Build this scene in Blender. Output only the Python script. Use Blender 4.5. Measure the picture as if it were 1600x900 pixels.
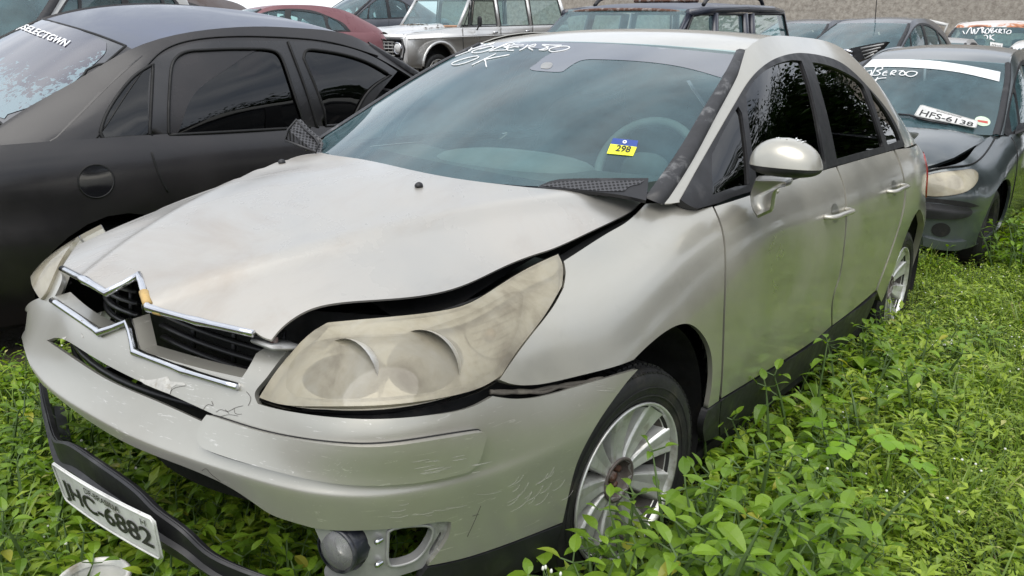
import bpy, bmesh, math, random
import numpy as np
from mathutils import Vector, Matrix
from mathutils.bvhtree import BVHTree
from mathutils.geometry import delaunay_2d_cdt
for o in list(bpy.data.objects): bpy.data.objects.remove(o, do_unlink=True)
SC = bpy.context.scene; COL = SC.collection
R = math.radians
# ------------------------------------------------------------------ camera
CAMP = np.array([1.68470234, -1.67999030, 1.28301406]); FPX = 1272.3165
YAW, PITCH, ROLL = 0.645810284, 0.265099222, 0.047194563
cf = np.array([-math.sin(YAW)*math.cos(PITCH), math.cos(YAW)*math.cos(PITCH), -math.sin(PITCH)])
_r = np.cross(cf, [0, 0, 1]); _r /= np.linalg.norm(_r); _u = np.cross(_r, cf)
cr = _r*math.cos(ROLL)+_u*math.sin(ROLL); cu = -_r*math.sin(ROLL)+_u*math.cos(ROLL)
cam = bpy.data.objects.new('camera', bpy.data.cameras.new('camera')); COL.objects.link(cam)
M4 = Matrix(((cr[0], cu[0], -cf[0], CAMP[0]), (cr[1], cu[1], -cf[1], CAMP[1]), (cr[2], cu[2], -cf[2], CAMP[2]), (0, 0, 0, 1)))
cam.matrix_world = M4
cam.data.sensor_width = 36; cam.data.lens = 36*FPX/1600; cam.data.clip_start = 0.02; cam.data.clip_end = 2000
SC.camera = cam
# ------------------------------------------------------------------ world, sun, exposure
SC.view_settings.view_transform = 'Standard'; SC.view_settings.look = 'None'
SC.view_settings.gamma = 1; SC.view_settings.use_curve_mapping = False
SC.view_settings.exposure = 0.80
SUN_EL, SUN_ROT = 58, 150
W = bpy.data.worlds.new('World'); SC.world = W; W.use_nodes = True
nt = W.node_tree; nt.nodes.clear()
def wn(t): return nt.nodes.new(t)
out = wn('ShaderNodeOutputWorld'); bg = wn('ShaderNodeBackground'); bg.inputs['Strength'].default_value = 0.11
sky = wn('ShaderNodeTexSky'); sky.sky_type = 'NISHITA'; sky.sun_disc = False
sky.sun_elevation = R(SUN_EL); sky.sun_rotation = R(SUN_ROT)
tc = wn('ShaderNodeTexCoord'); mp = wn('ShaderNodeMapping'); mp.inputs['Scale'].default_value = (1, 1, 3.2)
ns = wn('ShaderNodeTexNoise'); ns.inputs['Scale'].default_value = 1.7; ns.inputs['Detail'].default_value = 6; ns.inputs['Roughness'].default_value = .52; ns.inputs['Distortion'].default_value = .5
rp = wn('ShaderNodeValToRGB'); rp.color_ramp.elements[0].position = .32; rp.color_ramp.elements[1].position = .72
rp.color_ramp.elements[0].color = (3.0, 3.4, 4.1, 1); rp.color_ramp.elements[1].color = (9.2, 9.3, 9.4, 1)
mx = wn('ShaderNodeMix'); mx.data_type = 'RGBA'; mx.inputs['Factor'].default_value = .9
nt.links.new(tc.outputs['Generated'], mp.inputs['Vector']); nt.links.new(mp.outputs[0], ns.inputs['Vector'])
nt.links.new(ns.outputs['Fac'], rp.inputs[0]); nt.links.new(sky.outputs[0], mx.inputs[6]); nt.links.new(rp.outputs[0], mx.inputs[7])
nt.links.new(mx.outputs[2], bg.inputs['Color']); nt.links.new(bg.outputs[0], out.inputs[0])
sl = bpy.data.objects.new('sun', bpy.data.lights.new('sun', 'SUN')); COL.objects.link(sl)
sl.data.energy = 1.4; sl.data.angle = R(55); sl.data.color = (1, .96, .9)
_a, _e = R(SUN_ROT), R(SUN_EL)
sd = Vector((math.sin(_a)*math.cos(_e), math.cos(_a)*math.cos(_e), math.sin(_e)))
sl.rotation_euler = sd.to_track_quat('Z', 'Y').to_euler()
SC.cycles.max_bounces = 8; SC.cycles.transparent_max_bounces = 12; SC.cycles.glossy_bounces = 4
SC.cycles.use_denoising = True; SC.cycles.caustics_reflective = False; SC.cycles.caustics_refractive = False
SC.cycles.sample_clamp_indirect = 6

# ------------------------------------------------------------------ materials
def nodes(name):
    m = bpy.data.materials.new(name); m.use_nodes = True; t = m.node_tree; t.nodes.clear()
    o = t.nodes.new('ShaderNodeOutputMaterial'); return m, t, o
def L(t, a, b): t.links.new(a, b)
def noise(t, scale, detail=4, rough=.55, coord='Object', dist=0, vec=None, sc=None):
    n = t.nodes.new('ShaderNodeTexNoise'); n.inputs['Scale'].default_value = scale; n.inputs['Detail'].default_value = detail
    n.inputs['Roughness'].default_value = rough; n.inputs['Distortion'].default_value = dist
    c = t.nodes.new('ShaderNodeTexCoord'); v = c.outputs[coord]
    if sc:
        m = t.nodes.new('ShaderNodeMapping'); m.inputs['Scale'].default_value = sc; L(t, v, m.inputs[0]); v = m.outputs[0]
    L(t, v, n.inputs['Vector']); return n.outputs['Fac']
def ramp(t, fac, stops):
    r = t.nodes.new('ShaderNodeValToRGB'); e = r.color_ramp.elements
    while len(e) < len(stops): e.new(.5)
    for k, (p, c) in enumerate(stops):
        e[k].position = p; e[k].color = tuple(c)+(1,) if hasattr(c, '__len__') else (c, c, c, 1)
    L(t, fac, r.inputs[0]); return r.outputs[0]
def mixc(t, f, a, b):
    m = t.nodes.new('ShaderNodeMix'); m.data_type = 'RGBA'
    for i, v in ((0, f), (6, a), (7, b)):
        if hasattr(v, 'is_output') or isinstance(v, bpy.types.NodeSocket): L(t, v, m.inputs[i])
        elif i == 0: m.inputs[0].default_value = v
        else: m.inputs[i].default_value = tuple(v)+(1,)
    return m.outputs[2]
def bsdf(t, o, **k):
    b = t.nodes.new('ShaderNodeBsdfPrincipled')
    for n, v in k.items():
        i = b.inputs[n.replace('_', ' ')]
        if isinstance(v, bpy.types.NodeSocket): L(t, v, i)
        else: i.default_value = (tuple(v)+(1,)) if hasattr(v, '__len__') and len(v) == 3 else v
    L(t, b.outputs[0], o.inputs[0]); return b
def bump(t, b, h, strength=.3, dist=.01):
    n = t.nodes.new('ShaderNodeBump'); n.inputs['Strength'].default_value = strength; n.inputs['Distance'].default_value = dist
    L(t, h, n.inputs['Height']); L(t, n.outputs[0], b.inputs['Normal'])
def simple(name, col, rough=.5, metal=0, var=.25, vs=6, coat=0, bmp=0, dirt=None, dsc=5, dpos=(.55, .7)):
    """colour with mottled wear; dirt = colour of irregular stains"""
    m, t, o = nodes(name)
    f = noise(t, vs, 6, .6)
    c = ramp(t, f, [(.25, [x*(1-var) for x in col]), (.75, [min(1, x*(1+var)) for x in col])])
    if dirt: c = mixc(t, ramp(t, noise(t, dsc, 8, .65, dist=.3), [(dpos[0], 0.), (dpos[1], 1.)]), c, dirt)
    r = ramp(t, noise(t, vs*1.7, 5, .6), [(.3, rough*.8), (.7, min(1, rough*1.25))])
    b = bsdf(t, o, Base_Color=c, Roughness=r, Metallic=metal, Coat_Weight=coat, Coat_Roughness=.08)
    if bmp: bump(t, b, noise(t, vs*14, 5, .6), bmp, .004)
    return m
def glassmat(name, tint, refl=1., rough=.02, dust_sheen=.0, dust_sheen_col=(.5, .55, .55)):
    """thin automotive glass: tinted see-through with a clear reflection and a film of dust"""
    m, t, o = nodes(name)
    tr = t.nodes.new('ShaderNodeBsdfTransparent'); tr.inputs[0].default_value = tuple(tint)+(1,)
    gl = t.nodes.new('ShaderNodeBsdfGlossy'); gl.inputs['Roughness'].default_value = rough; gl.inputs[0].default_value = (refl, refl, refl, 1)
    fr = t.nodes.new('ShaderNodeFresnel'); fr.inputs[0].default_value = 1.62
    mm = t.nodes.new('ShaderNodeMixShader'); L(t, fr.outputs[0], mm.inputs[0]); L(t, tr.outputs[0], mm.inputs[1]); L(t, gl.outputs[0], mm.inputs[2])
    res = mm.outputs[0]
    if dust_sheen:
        df = t.nodes.new('ShaderNodeBsdfDiffuse'); df.inputs[0].default_value = tuple(dust_sheen_col)+(1,)
        f = ramp(t, noise(t, 3, 8, .65, dist=.4), [(.3, dust_sheen*.5), (.75, min(1, dust_sheen*1.6))])
        m2 = t.nodes.new('ShaderNodeMixShader'); L(t, f, m2.inputs[0]); L(t, res, m2.inputs[1]); L(t, df.outputs[0], m2.inputs[2]); res = m2.outputs[0]
    L(t, res, o.inputs[0]); return m
def spl1(pts, n=8):
    """smooth open curve through 2D/3D points, n samples per span"""
    P = np.array(pts, float)
    if len(P) < 3: return P
    d = np.linalg.norm(np.diff(P, axis=0), axis=1)**.5; d[d < 1e-9] = 1e-9; t = np.concatenate([[0], np.cumsum(d)])
    tt = np.concatenate([np.linspace(t[i], t[i+1], n, endpoint=False) for i in range(len(t)-1)]+[[t[-1]]])
    return nspl(t, P, tt)
def nspl(t, P, tt):
    """natural cubic spline of rows P at t, evaluated at tt"""
    n = len(t); h = np.diff(t)
    A = np.zeros((n, n)); B = np.zeros((n,)+P.shape[1:]); A[0, 0] = A[-1, -1] = 1
    for i in range(1, n-1):
        A[i, i-1] = h[i-1]; A[i, i] = 2*(h[i-1]+h[i]); A[i, i+1] = h[i]
        B[i] = 6*((P[i+1]-P[i])/h[i]-(P[i]-P[i-1])/h[i-1])
    M = np.linalg.solve(A, B.reshape(n, -1)).reshape(P.shape)
    k = np.clip(np.searchsorted(t, tt, 'right')-1, 0, n-2)
    ex = (slice(None),)+(None,)*(P.ndim-1); hk = h[k][ex]; a = (t[k+1]-tt)[ex]; b = (tt-t[k])[ex]
    return M[k]*a**3/(6*hk)+M[k+1]*b**3/(6*hk)+(P[k]/hk-M[k]*hk/6)*a+(P[k+1]/hk-M[k+1]*hk/6)*b
def U(px, py, fr=None, **k):
    """pixel of the photograph -> point on the plane x=, y= or z= of frame fr"""
    d = cf+(px-800)/FPX*cr-(py-450)/FPX*cu; o = CAMP
    if fr is not None: o = fr.inv3(o); d = fr.invd(d)
    (a, v), = k.items(); i = 'xyz'.index(a); t = (v-o[i])/d[i]; return o+t*d
class Frame:
    """local frame of a parked car: origin, heading (degrees), pitch"""
    def __init__(s, o, yaw, pitch=0, roll=0):
        s.m = Matrix.Translation(o) @ Matrix.Rotation(R(yaw), 4, 'Z') @ Matrix.Rotation(R(pitch), 4, 'X') @ Matrix.Rotation(R(roll), 4, 'Y')
        s.a = np.array(s.m.to_3x3()); s.o = np.array(o, float)
    def inv3(s, p): return s.a.T @ (np.array(p)-s.o)
    def invd(s, d): return s.a.T @ d
def rayp(px, py, depth): return CAMP+depth*(cf+(px-800)/FPX*cr-(py-450)/FPX*cu)
def place(local, px, py, depth, yaw, pitch, roll=0):
    f = Frame((0, 0, 0), yaw, pitch, roll); return tuple(float(v) for v in rayp(px, py, depth)-f.a @ np.array(local))
class Surf:
    """smooth surface through a net of points [station][row]"""
    def __init__(s, net, nu=160, nv=90, fr=None, like=None, post=None):
        N = np.array(net, float); s.N = N; s.fr = fr
        du = np.linalg.norm(np.diff(N, axis=0), axis=2).mean(1)**.7; dv = np.linalg.norm(np.diff(N, axis=1), axis=2).mean(0)**.7
        s.tu = np.concatenate([[0], np.cumsum(du)]); s.tv = np.concatenate([[0], np.cumsum(dv)])
        s.tu /= s.tu[-1]; s.tv /= s.tv[-1]
        if like is not None: s.tu, s.tv = like.tu, like.tv
        s.nu, s.nv = nu, nv
        uu = np.linspace(0, 1, nu+1); vv = np.linspace(0, 1, nv+1)
        G = nspl(s.tu, N, uu); s.G = nspl(s.tv, G.transpose(1, 0, 2), vv).transpose(1, 0, 2)
        if post is not None: s.G = post(s.G)
        V = s.G.reshape(-1, 3); F = []
        for i in range(nu):
            for j in range(nv):
                a = i*(nv+1)+j; F.append((a, a+nv+1, a+nv+2, a+1))
        s.bvh = BVHTree.FromPolygons([Vector(v) for v in V], F)
        s.lu = np.linalg.norm(np.diff(s.G, axis=0), axis=2).sum(0).mean(); s.lv = np.linalg.norm(np.diff(s.G, axis=1), axis=2).sum(1).mean()
    def at(s, uv):
        uv = np.atleast_2d(uv); x = np.clip(uv[:, 0], 0, 1)*s.nu; y = np.clip(uv[:, 1], 0, 1)*s.nv
        i = np.minimum(x.astype(int), s.nu-1); j = np.minimum(y.astype(int), s.nv-1); a = (x-i)[:, None]; b = (y-j)[:, None]; G = s.G
        return G[i, j]*(1-a)*(1-b)+G[i+1, j]*a*(1-b)+G[i, j+1]*(1-a)*b+G[i+1, j+1]*a*b
    def nrm(s, uv):
        uv = np.atleast_2d(uv); e = .004
        a = s.at(uv+[e, 0])-s.at(uv-[e, 0]); b = s.at(uv+[0, e])-s.at(uv-[0, e]); n = np.cross(a, b)
        return n/np.maximum(np.linalg.norm(n, axis=1, keepdims=True), 1e-9)*getattr(s, 'sgn', 1)
    def _uv(s, loc, idx):
        i, j = divmod(idx, s.nv); p = np.array(loc); A = s.G[i, j]; B = s.G[i+1, j]; D = s.G[i, j+1]
        a = np.array([B-A, D-A]); M = a @ a.T; c = np.linalg.lstsq(M, a @ (p-A), rcond=None)[0]
        return [(i+c[0])/s.nu, (j+c[1])/s.nv]
    def px(s, x, y):
        d = cf+(x-800)/FPX*cr-(y-450)/FPX*cu; o = CAMP
        if s.fr is not None: o = s.fr.inv3(o); d = s.fr.invd(d)
        d = d/np.linalg.norm(d)
        loc, n, idx, dist = s.bvh.ray_cast(Vector(o), Vector(d))
        if loc is None:   # just off the surface: walk to the closest point along the ray
            best = None
            for q in np.linspace(1, 14, 131):
                l2, n2, i2, dd = s.bvh.find_nearest(Vector(o+d*q))
                if best is None or dd < best[0]: best = (dd, l2, i2)
            loc, idx = best[1], best[2]
        return s._uv(loc, idx)
    def flipped(s, fr=None):
        q = Surf(s.N*[-1, 1, 1], s.nu, s.nv, fr if fr is not None else s.fr, like=s); q.sgn = -1; return q
    def near(s, p):
        l, n, i, d = s.bvh.find_nearest(Vector(p)); return s._uv(l, i)
def inside(p, poly):
    x, y = p[:, 0][:, None], p[:, 1][:, None]; a = poly; b = np.roll(poly, -1, 0)
    c = ((a[:, 1] > y) != (b[:, 1] > y)); dy = b[:, 1]-a[:, 1]; dy = np.where(np.abs(dy) < 1e-12, 1e-12, dy)
    return (c & (x < (b[:, 0]-a[:, 0])*(y-a[:, 1])/dy+a[:, 0])).sum(1) % 2 == 1
def path(*segs, n=6):
    """closed outline from smooth segments joined at corners"""
    out = []
    for s in segs:
        q = spl1(s, n) if len(s) > 2 else np.array(s, float)
        for p in q:
            if not out or np.linalg.norm(np.array(out[-1])-p) > 1e-6: out.append(list(p))
    if np.linalg.norm(np.array(out[0])-np.array(out[-1])) < 1e-6: out.pop()
    return out
def mesh_obj(name, V, F, mat, parent=None, smooth=True, flipx=False):
    V = np.array(V, float)
    if flipx: V = V*[-1, 1, 1]; F = [tuple(reversed(f)) for f in F]
    me = bpy.data.meshes.new(name); me.from_pydata([tuple(v) for v in V], [], F); me.update()
    me.materials.append(mat)
    if smooth: me.polygons.foreach_set('use_smooth', [True]*len(me.polygons))
    o = bpy.data.objects.new(name, me); COL.objects.link(o)
    if parent is not None: o.parent = parent
    return o
def trim(surf, outline, holes=(), step=.02, off=0., thick=.004, mode='px', crown=0):
    """piece of a surface inside an outline (pixels, uv or 3D) -> verts, faces with a turned-in edge"""
    def conv(poly):
        if mode == 'uv': return np.array(poly)
        if mode == '3d': return np.array([surf.near(p) for p in poly])
        return np.array([surf.px(*p[:2]) for p in poly])
    O = conv(outline); H = [conv(h) for h in holes]
    S = np.array([surf.lu, surf.lv])
    lo, hi = O.min(0), O.max(0)
    gx = np.arange(lo[0], hi[0], step/S[0]); gy = np.arange(lo[1], hi[1], step/S[1])
    g = np.array([(x+(k % 2)*.5*step/S[0], y) for k, y in enumerate(gy) for x in gx]) if len(gx) and len(gy) else np.zeros((0, 2))
    if len(g):
        ok = inside(g*S, O*S)
        for h in H: ok &= ~inside(g*S, h*S)
        g = g[ok]
        bd = np.concatenate([O]+H)*S
        bd = np.concatenate([(np.array(l)[:, None]*(1-w)+np.roll(np.array(l), -1, 0)[:, None]*w).reshape(-1, 2) for l in [O*S]+[h*S for h in H] for w in (0, .25, .5, .75)])
        if len(g): g = g[(np.linalg.norm((g*S)[:, None]-bd[None], axis=2).min(1) > step*.35)]
    pts = [Vector(p*S) for p in O]; edges = [(i, (i+1) % len(O)) for i in range(len(O))]; base = len(O)
    for h in H:
        pts += [Vector(p*S) for p in h]; edges += [(base+i, base+(i+1) % len(h)) for i in range(len(h))]; base += len(h)
    pts += [Vector(p*S) for p in g]
    v, e, f, ov, oe, of = delaunay_2d_cdt(pts, edges, [], 0, 1e-7)
    v2 = np.array([tuple(x) for x in v]); F = np.array([t for t in f if len(t) == 3]); c = v2[F].mean(1)
    ok = inside(c, O*S)
    for h in H: ok &= ~inside(c, h*S)
    F = F[ok]; uv = v2/S; nr = surf.nrm(uv); P = surf.at(uv)
    # orient
    a = P[F[:, 0]]; fn = np.cross(P[F[:, 1]]-a, P[F[:, 2]]-a)
    if (fn*nr[F[:, 0]]).sum() < 0: F = F[:, ::-1]
    P = P+nr*off
    V = list(P); Fs = [tuple(int(i) for i in t) for t in F]
    if thick:
        cnt = {}
        for t in Fs:
            for i in range(3):
                k = (t[i], t[(i+1) % 3]); cnt[k] = 1
        be = [k for k in cnt if (k[1], k[0]) not in cnt]; mp_ = {}
        for a_, b_ in be:
            for q in (a_, b_):
                if q not in mp_:
                    top = len(V); V.append(P[q]); V.append(P[q]-nr[q]*thick); mp_[q] = top
        for a_, b_ in be: Fs.append((b_, a_, mp_[a_]+1, mp_[b_]+1)) if False else Fs.append((mp_[b_], mp_[a_], mp_[a_]+1, mp_[b_]+1))
    return np.array(V), Fs
def part(name, surf, outline, mat, parent, mirror=False, **k):
    V, F = trim(surf, outline, **k); o = mesh_obj(name, V, F, mat, parent)
    if mirror: mesh_obj(name, V, F, mat, parent, flipx=True)
    return o
def thing(name, label, cat, loc=(0, 0, 0), rotz=0, group=None):
    o = bpy.data.objects.new(name, None); COL.objects.link(o); o.location = loc; o.rotation_euler = (0, 0, R(rotz))
    o['label'] = label; o['category'] = cat; o.empty_display_size = .1
    if group: o['group'] = group
    return o
def tag(o, label, cat, group=None):
    o['label'] = label; o['category'] = cat
    if group: o['group'] = group
    return o
def tube(pts, r, n=8, caps=True, closed=False, flat=None):
    """round bar along points; r may be a list; flat=(a,b) squashes the section"""
    P = np.array(pts, float); m = len(P); rr = np.array(r if hasattr(r, '__len__') else [r]*m, float)
    T = np.gradient(P, axis=0) if not closed else np.roll(P, -1, 0)-np.roll(P, 1, 0); T /= np.maximum(np.linalg.norm(T, axis=1, keepdims=True), 1e-9)
    up = np.array([0, 0, 1.]) if abs(T[0][2]) < .9 else np.array([1., 0, 0]); V = []; F = []
    sx = np.cross(T[0], up); sx /= np.linalg.norm(sx)
    for i in range(m):
        sx = sx-T[i]*(sx@T[i]); sx /= max(np.linalg.norm(sx), 1e-9); sy = np.cross(T[i], sx)
        fa, fb = flat or (1, 1)
        for k in range(n):
            a = 2*math.pi*k/n+math.pi/n; V.append(P[i]+rr[i]*(fa*math.cos(a)*sx+fb*math.sin(a)*sy))
    for i in range(m if closed else m-1):
        for k in range(n):
            j = (i+1) % m; F.append((i*n+k, i*n+(k+1) % n, j*n+(k+1) % n, j*n+k))
    if caps and not closed:
        F.append(tuple(range(n))[::-1]); F.append(tuple((m-1)*n+k for k in range(n)))
    return V, F
def lathe(prof, n=32, axis='x', c=(0, 0, 0)):
    """profile [(r, a)] turned round the axis"""
    V = []; F = []
    for r_, a_ in prof:
        for k in range(n):
            t = 2*math.pi*k/n; p = (a_, r_*math.cos(t), r_*math.sin(t))
            if axis == 'y': p = (r_*math.cos(t), a_, -r_*math.sin(t))
            if axis == 'z': p = (r_*math.cos(t), r_*math.sin(t), a_)
            V.append((p[0]+c[0], p[1]+c[1], p[2]+c[2]))
    for i in range(len(prof)-1):
        for k in range(n): F.append((i*n+k, i*n+(k+1) % n, (i+1)*n+(k+1) % n, (i+1)*n+k))
    return V, F
def box(lo, hi, bev=0.0):
    bm = bmesh.new(); bmesh.ops.create_cube(bm, size=1)
    for v in bm.verts: v.co = Vector([(lo[i]+hi[i])/2+v.co[i]*(hi[i]-lo[i]) for i in range(3)])
    if bev: bmesh.ops.bevel(bm, geom=bm.edges[:], offset=bev, segments=2, affect='EDGES')
    bm.verts.index_update(); V = [tuple(v.co) for v in bm.verts]; F = [tuple(v.index for v in f.verts) for f in bm.faces]; bm.free(); return V, F
def join(*vf):
    V = []; F = []
    for v, f in vf:
        b = len(V); V += [tuple(x) for x in v]; F += [tuple(i+b for i in t) for t in f]
    return V, F
def xf(vf, M): return [tuple(M @ Vector(v)) for v in vf[0]], vf[1]
def grid_net(G):
    G = np.array(G); a, b = G.shape[:2]; V = G.reshape(-1, 3); F = [(i*b+j, (i+1)*b+j, (i+1)*b+j+1, i*b+j+1) for i in range(a-1) for j in range(b-1)]
    return V, F
def patch(net, nu=16, nv=10):
    """smooth sheet through a net, as verts/faces"""
    s = Surf(net, nu, nv); return grid_net(s.G)
def text_vf(txt, size, bold=0, shear=0, ext=.0006, sx=1):
    cu_ = bpy.data.curves.new('t', 'FONT'); cu_.body = txt; cu_.size = size; cu_.offset = bold; cu_.shear = shear; cu_.align_x = 'CENTER'; cu_.align_y = 'CENTER'; cu_.resolution_u = 4
    ob = bpy.data.objects.new('t', cu_); COL.objects.link(ob); dg = bpy.context.evaluated_depsgraph_get(); dg.update()
    me = ob.evaluated_get(dg).to_mesh(); V = [(v.co.x*sx, v.co.y, ext) for v in me.vertices]; F = [tuple(p.vertices) for p in me.polygons]
    bpy.data.objects.remove(ob); bpy.data.curves.remove(cu_); return V, F
# ------------------------------------------------------------------ paints and trims of the silver car
def paint(name, base, metal=.75, rough=.34, dust_sheen=(.46, .43, .36), dusta=.45, coatr=.09, coat=1., sc=2.2):
    m, t, o = nodes(name)
    f = noise(t, sc, 7, .62, dist=.4); f2 = noise(t, 38, 3, .5); f3 = noise(t, sc*4, 8, .7)
    c = mixc(t, ramp(t, f, [(.36, 0.), (.72, dusta)]), base, dust_sheen)
    c = mixc(t, ramp(t, f3, [(.58, 0.), (.74, .16)]), c, [x*.72 for x in dust_sheen])
    r = ramp(t, f, [(.3, rough*.85), (.7, min(1, rough*1.35))]); cr_ = ramp(t, f, [(.3, coatr*.7), (.68, coatr*3.2)])
    mt = ramp(t, f, [(.35, metal), (.75, metal*.45)])
    b = bsdf(t, o, Base_Color=c, Roughness=r, Metallic=mt, Coat_Weight=coat, Coat_Roughness=cr_)
    bump(t, b, f2, .02, .002)
    if name == 'faded_silver_paint':     # brown weathering blotches and streaks
        s1 = ramp(t, noise(t, 1.9, 9, .7, dist=.8), [(.50, 0.), (.68, .55)]); s2 = ramp(t, noise(t, 9, 8, .7, sc=(1, .25, 1)), [(.55, 0.), (.72, .22)])
        L(t, mixc(t, s2, mixc(t, s1, c, (.36, .30, .24)), (.33, .29, .25)), b.inputs['Base Color'])
    return m
SILVER = paint('silver_paint', (.495, .478, .42), metal=.75, rough=.31, dust_sheen=(.32, .30, .24), dusta=.45, coatr=.05, coat=.9)
HOODP = paint('faded_silver_paint', (.485, .47, .43), metal=.72, rough=.37, dusta=.55, coatr=.16, coat=.8, dust_sheen=(.47, .42, .36), sc=1.6)
def bumperpaint():
    m, t, o = nodes('scuffed_bumper_paint')
    f = noise(t, 2.6, 7, .62, dist=.4)
    c = mixc(t, ramp(t, f, [(.36, 0.), (.72, .5)]), (.47, .46, .41), (.33, .305, .26))
    sc = noise(t, 5.5, 9, .68, sc=(3, 3, 26), dist=1.2)     # fine scratches running along the bumper
    mk = noise(t, 1.3, 2, .5)
    msk = t.nodes.new('ShaderNodeMath'); msk.operation = 'MULTIPLY'
    L(t, ramp(t, sc, [(.62, 0.), (.655, 1.)]), msk.inputs[0]); L(t, ramp(t, mk, [(.48, 0.), (.6, .75)]), msk.inputs[1])
    c = mixc(t, msk.outputs[0], c, (.72, .70, .66))
    ch = ramp(t, noise(t, 21, 9, .75, dist=.6), [(.715, 0.), (.725, 1.)])
    c = mixc(t, ch, c, (.33, .30, .26))
    b = bsdf(t, o, Base_Color=c, Roughness=.38, Metallic=.6, Coat_Weight=.65, Coat_Roughness=.14)
    bump(t, b, ch, .3, .002); return m
BUMPP = bumperpaint()
BLACKP = simple('weathered_black_plastic', (.013, .013, .015), .48, vs=9, dirt=(.075, .075, .075), dpos=(.55, .8), dsc=7)
MOULD = simple('worn_black_moulding', (.022, .022, .024), .5, vs=14, dirt=(.26, .26, .26), dsc=11, dpos=(.56, .78))
INNER = simple('inner_metal_and_shade', (.005, .005, .005), .7, vs=12, dirt=(.018, .015, .012), dsc=15)  # near black so gaps read as shade; also serves inner metal parts
RUBBER = simple('tyre_rubber', (.013, .013, .013), .62, vs=20, dirt=(.045, .040, .032), dsc=8, bmp=.1)
CHROME = simple('tarnished_chrome', (.66, .67, .70), .16, metal=1, vs=40, var=.08, dirt=(.30, .27, .22), dsc=60, dpos=(.62, .72))
RIMP = simple('dirty_alloy', (.62, .625, .60), .34, metal=.55, vs=10, coat=.5, dirt=(.30, .27, .22), dsc=14, dpos=(.52, .76))
RUST = simple('rusty_metal', (.10, .045, .028), .8, vs=25, dirt=(.30, .26, .24), dsc=20, dpos=(.5, .62), bmp=.3)
SATIN = simple('satin_grey_plastic', (.34, .34, .33), .42, vs=15, metal=.3, dirt=(.12, .11, .1), dsc=14, dpos=(.58, .75))
WSG = glassmat('windscreen_glass', (.62, .80, .78), dust_sheen=.14, rough=.012, dust_sheen_col=(.28, .50, .56), refl=1.0)  # blue-green film colour paints in the sky's reflection on the glass
TINT = glassmat('tinted_glass', (.03, .03, .034), dust_sheen=.0, rough=.008)
LENSG = None
def lensmat(name='yellowed_headlight_lens', hz=(.46, .70)):
    m, t, o = nodes(name)
    tr = t.nodes.new('ShaderNodeBsdfTransparent'); tr.inputs[0].default_value = (.95, .93, .86, 1)
    df = t.nodes.new('ShaderNodeBsdfDiffuse'); L(t, ramp(t, noise(t, 7, 7, .65, dist=.7), [(.32, (.36, .31, .23)), (.5, (.66, .60, .46)), (.66, (.76, .72, .60))]), df.inputs[0])
    tl = t.nodes.new('ShaderNodeBsdfTranslucent'); tl.inputs[0].default_value = (.80, .75, .60, 1)
    gl = t.nodes.new('ShaderNodeBsdfGlossy'); gl.inputs['Roughness'].default_value = .07
    a = t.nodes.new('ShaderNodeMixShader'); a.inputs[0].default_value = .45; L(t, df.outputs[0], a.inputs[1]); L(t, tl.outputs[0], a.inputs[2])
    f = ramp(t, noise(t, 5.5, 6, .6, dist=.5), [(.3, hz[0]), (.72, hz[1])])
    b = t.nodes.new('ShaderNodeMixShader'); L(t, f, b.inputs[0]); L(t, tr.outputs[0], b.inputs[1]); L(t, a.outputs[0], b.inputs[2])
    fr = t.nodes.new('ShaderNodeFresnel'); fr.inputs[0].default_value = 1.5
    c = t.nodes.new('ShaderNodeMixShader'); L(t, fr.outputs[0], c.inputs[0]); L(t, b.outputs[0], c.inputs[1]); L(t, gl.outputs[0], c.inputs[2])
    L(t, c.outputs[0], o.inputs[0]); return m
LENSG = lensmat(); LENSB = lensmat('opaque_yellow_lens_edge', (.50, .80))
REFL = simple('lamp_reflector', (.80, .78, .73), .30, metal=.85, vs=8)
BEZEL = simple('lamp_bezel', (.62, .60, .52), .4, vs=6, metal=.3)
AMBER = simple('amber_bulb', (.42, .30, .18), .3)
WHITE = simple('white_marker', (.82, .84, .84), .7, vs=40)

car = thing('silver_sedan', 'silver sedan with yellowed headlights, loose front bumper and chevron grille, in the foreground', 'car')
# ---- body side, wrapping round the nose
st = []
def S_(*p): st.append([tuple(q) for q in p])
S_((0, -.885, .12), (0, -.915, .25), (0, -.93, .40), (0, -.94, .515), (0, -.937, .532), (0, -.905, .578), (0, -.87, .655), (0, -.825, .72), (0, -.79, .79))
S_((.2, -.875, .12), (.2, -.905, .25), (.2, -.92, .40), (.2, -.93, .513), (.2, -.927, .53), (.2, -.897, .575), (.2, -.862, .652), (.195, -.818, .712), (.19, -.775, .78))
S_((.41, -.83, .12), (.42, -.86, .25), (.42, -.872, .40), (.425, -.885, .510), (.425, -.882, .526), (.418, -.858, .568), (.405, -.825, .645), (.39, -.785, .705), (.36, -.70, .775))
S_((.60, -.735, .12), (.622, -.768, .25), (.636, -.786, .40), (.645, -.80, .505), (.643, -.797, .522), (.640, -.790, .565), (.645, -.775, .645), (.60, -.72, .725), (.51, -.635, .80))
S_((.71, -.56, .12), (.737, -.585, .25), (.757, -.60, .40), (.768, -.612, .50), (.766, -.61, .52), (.768, -.612, .57), (.762, -.605, .655), (.71, -.555, .745), (.605, -.475, .825))
S_((.775, -.31, .12), (.805, -.31, .25), (.825, -.31, .40), (.835, -.31, .50), (.834, -.31, .53), (.825, -.31, .59), (.795, -.30, .68), (.74, -.28, .77), (.635, -.26, .852))
S_((.80, -.05, .12), (.83, -.05, .25), (.853, -.05, .40), (.862, -.05, .50), (.863, -.05, .55), (.858, -.05, .64), (.83, -.05, .735), (.765, -.05, .82), (.63, -.05, .892))
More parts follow.
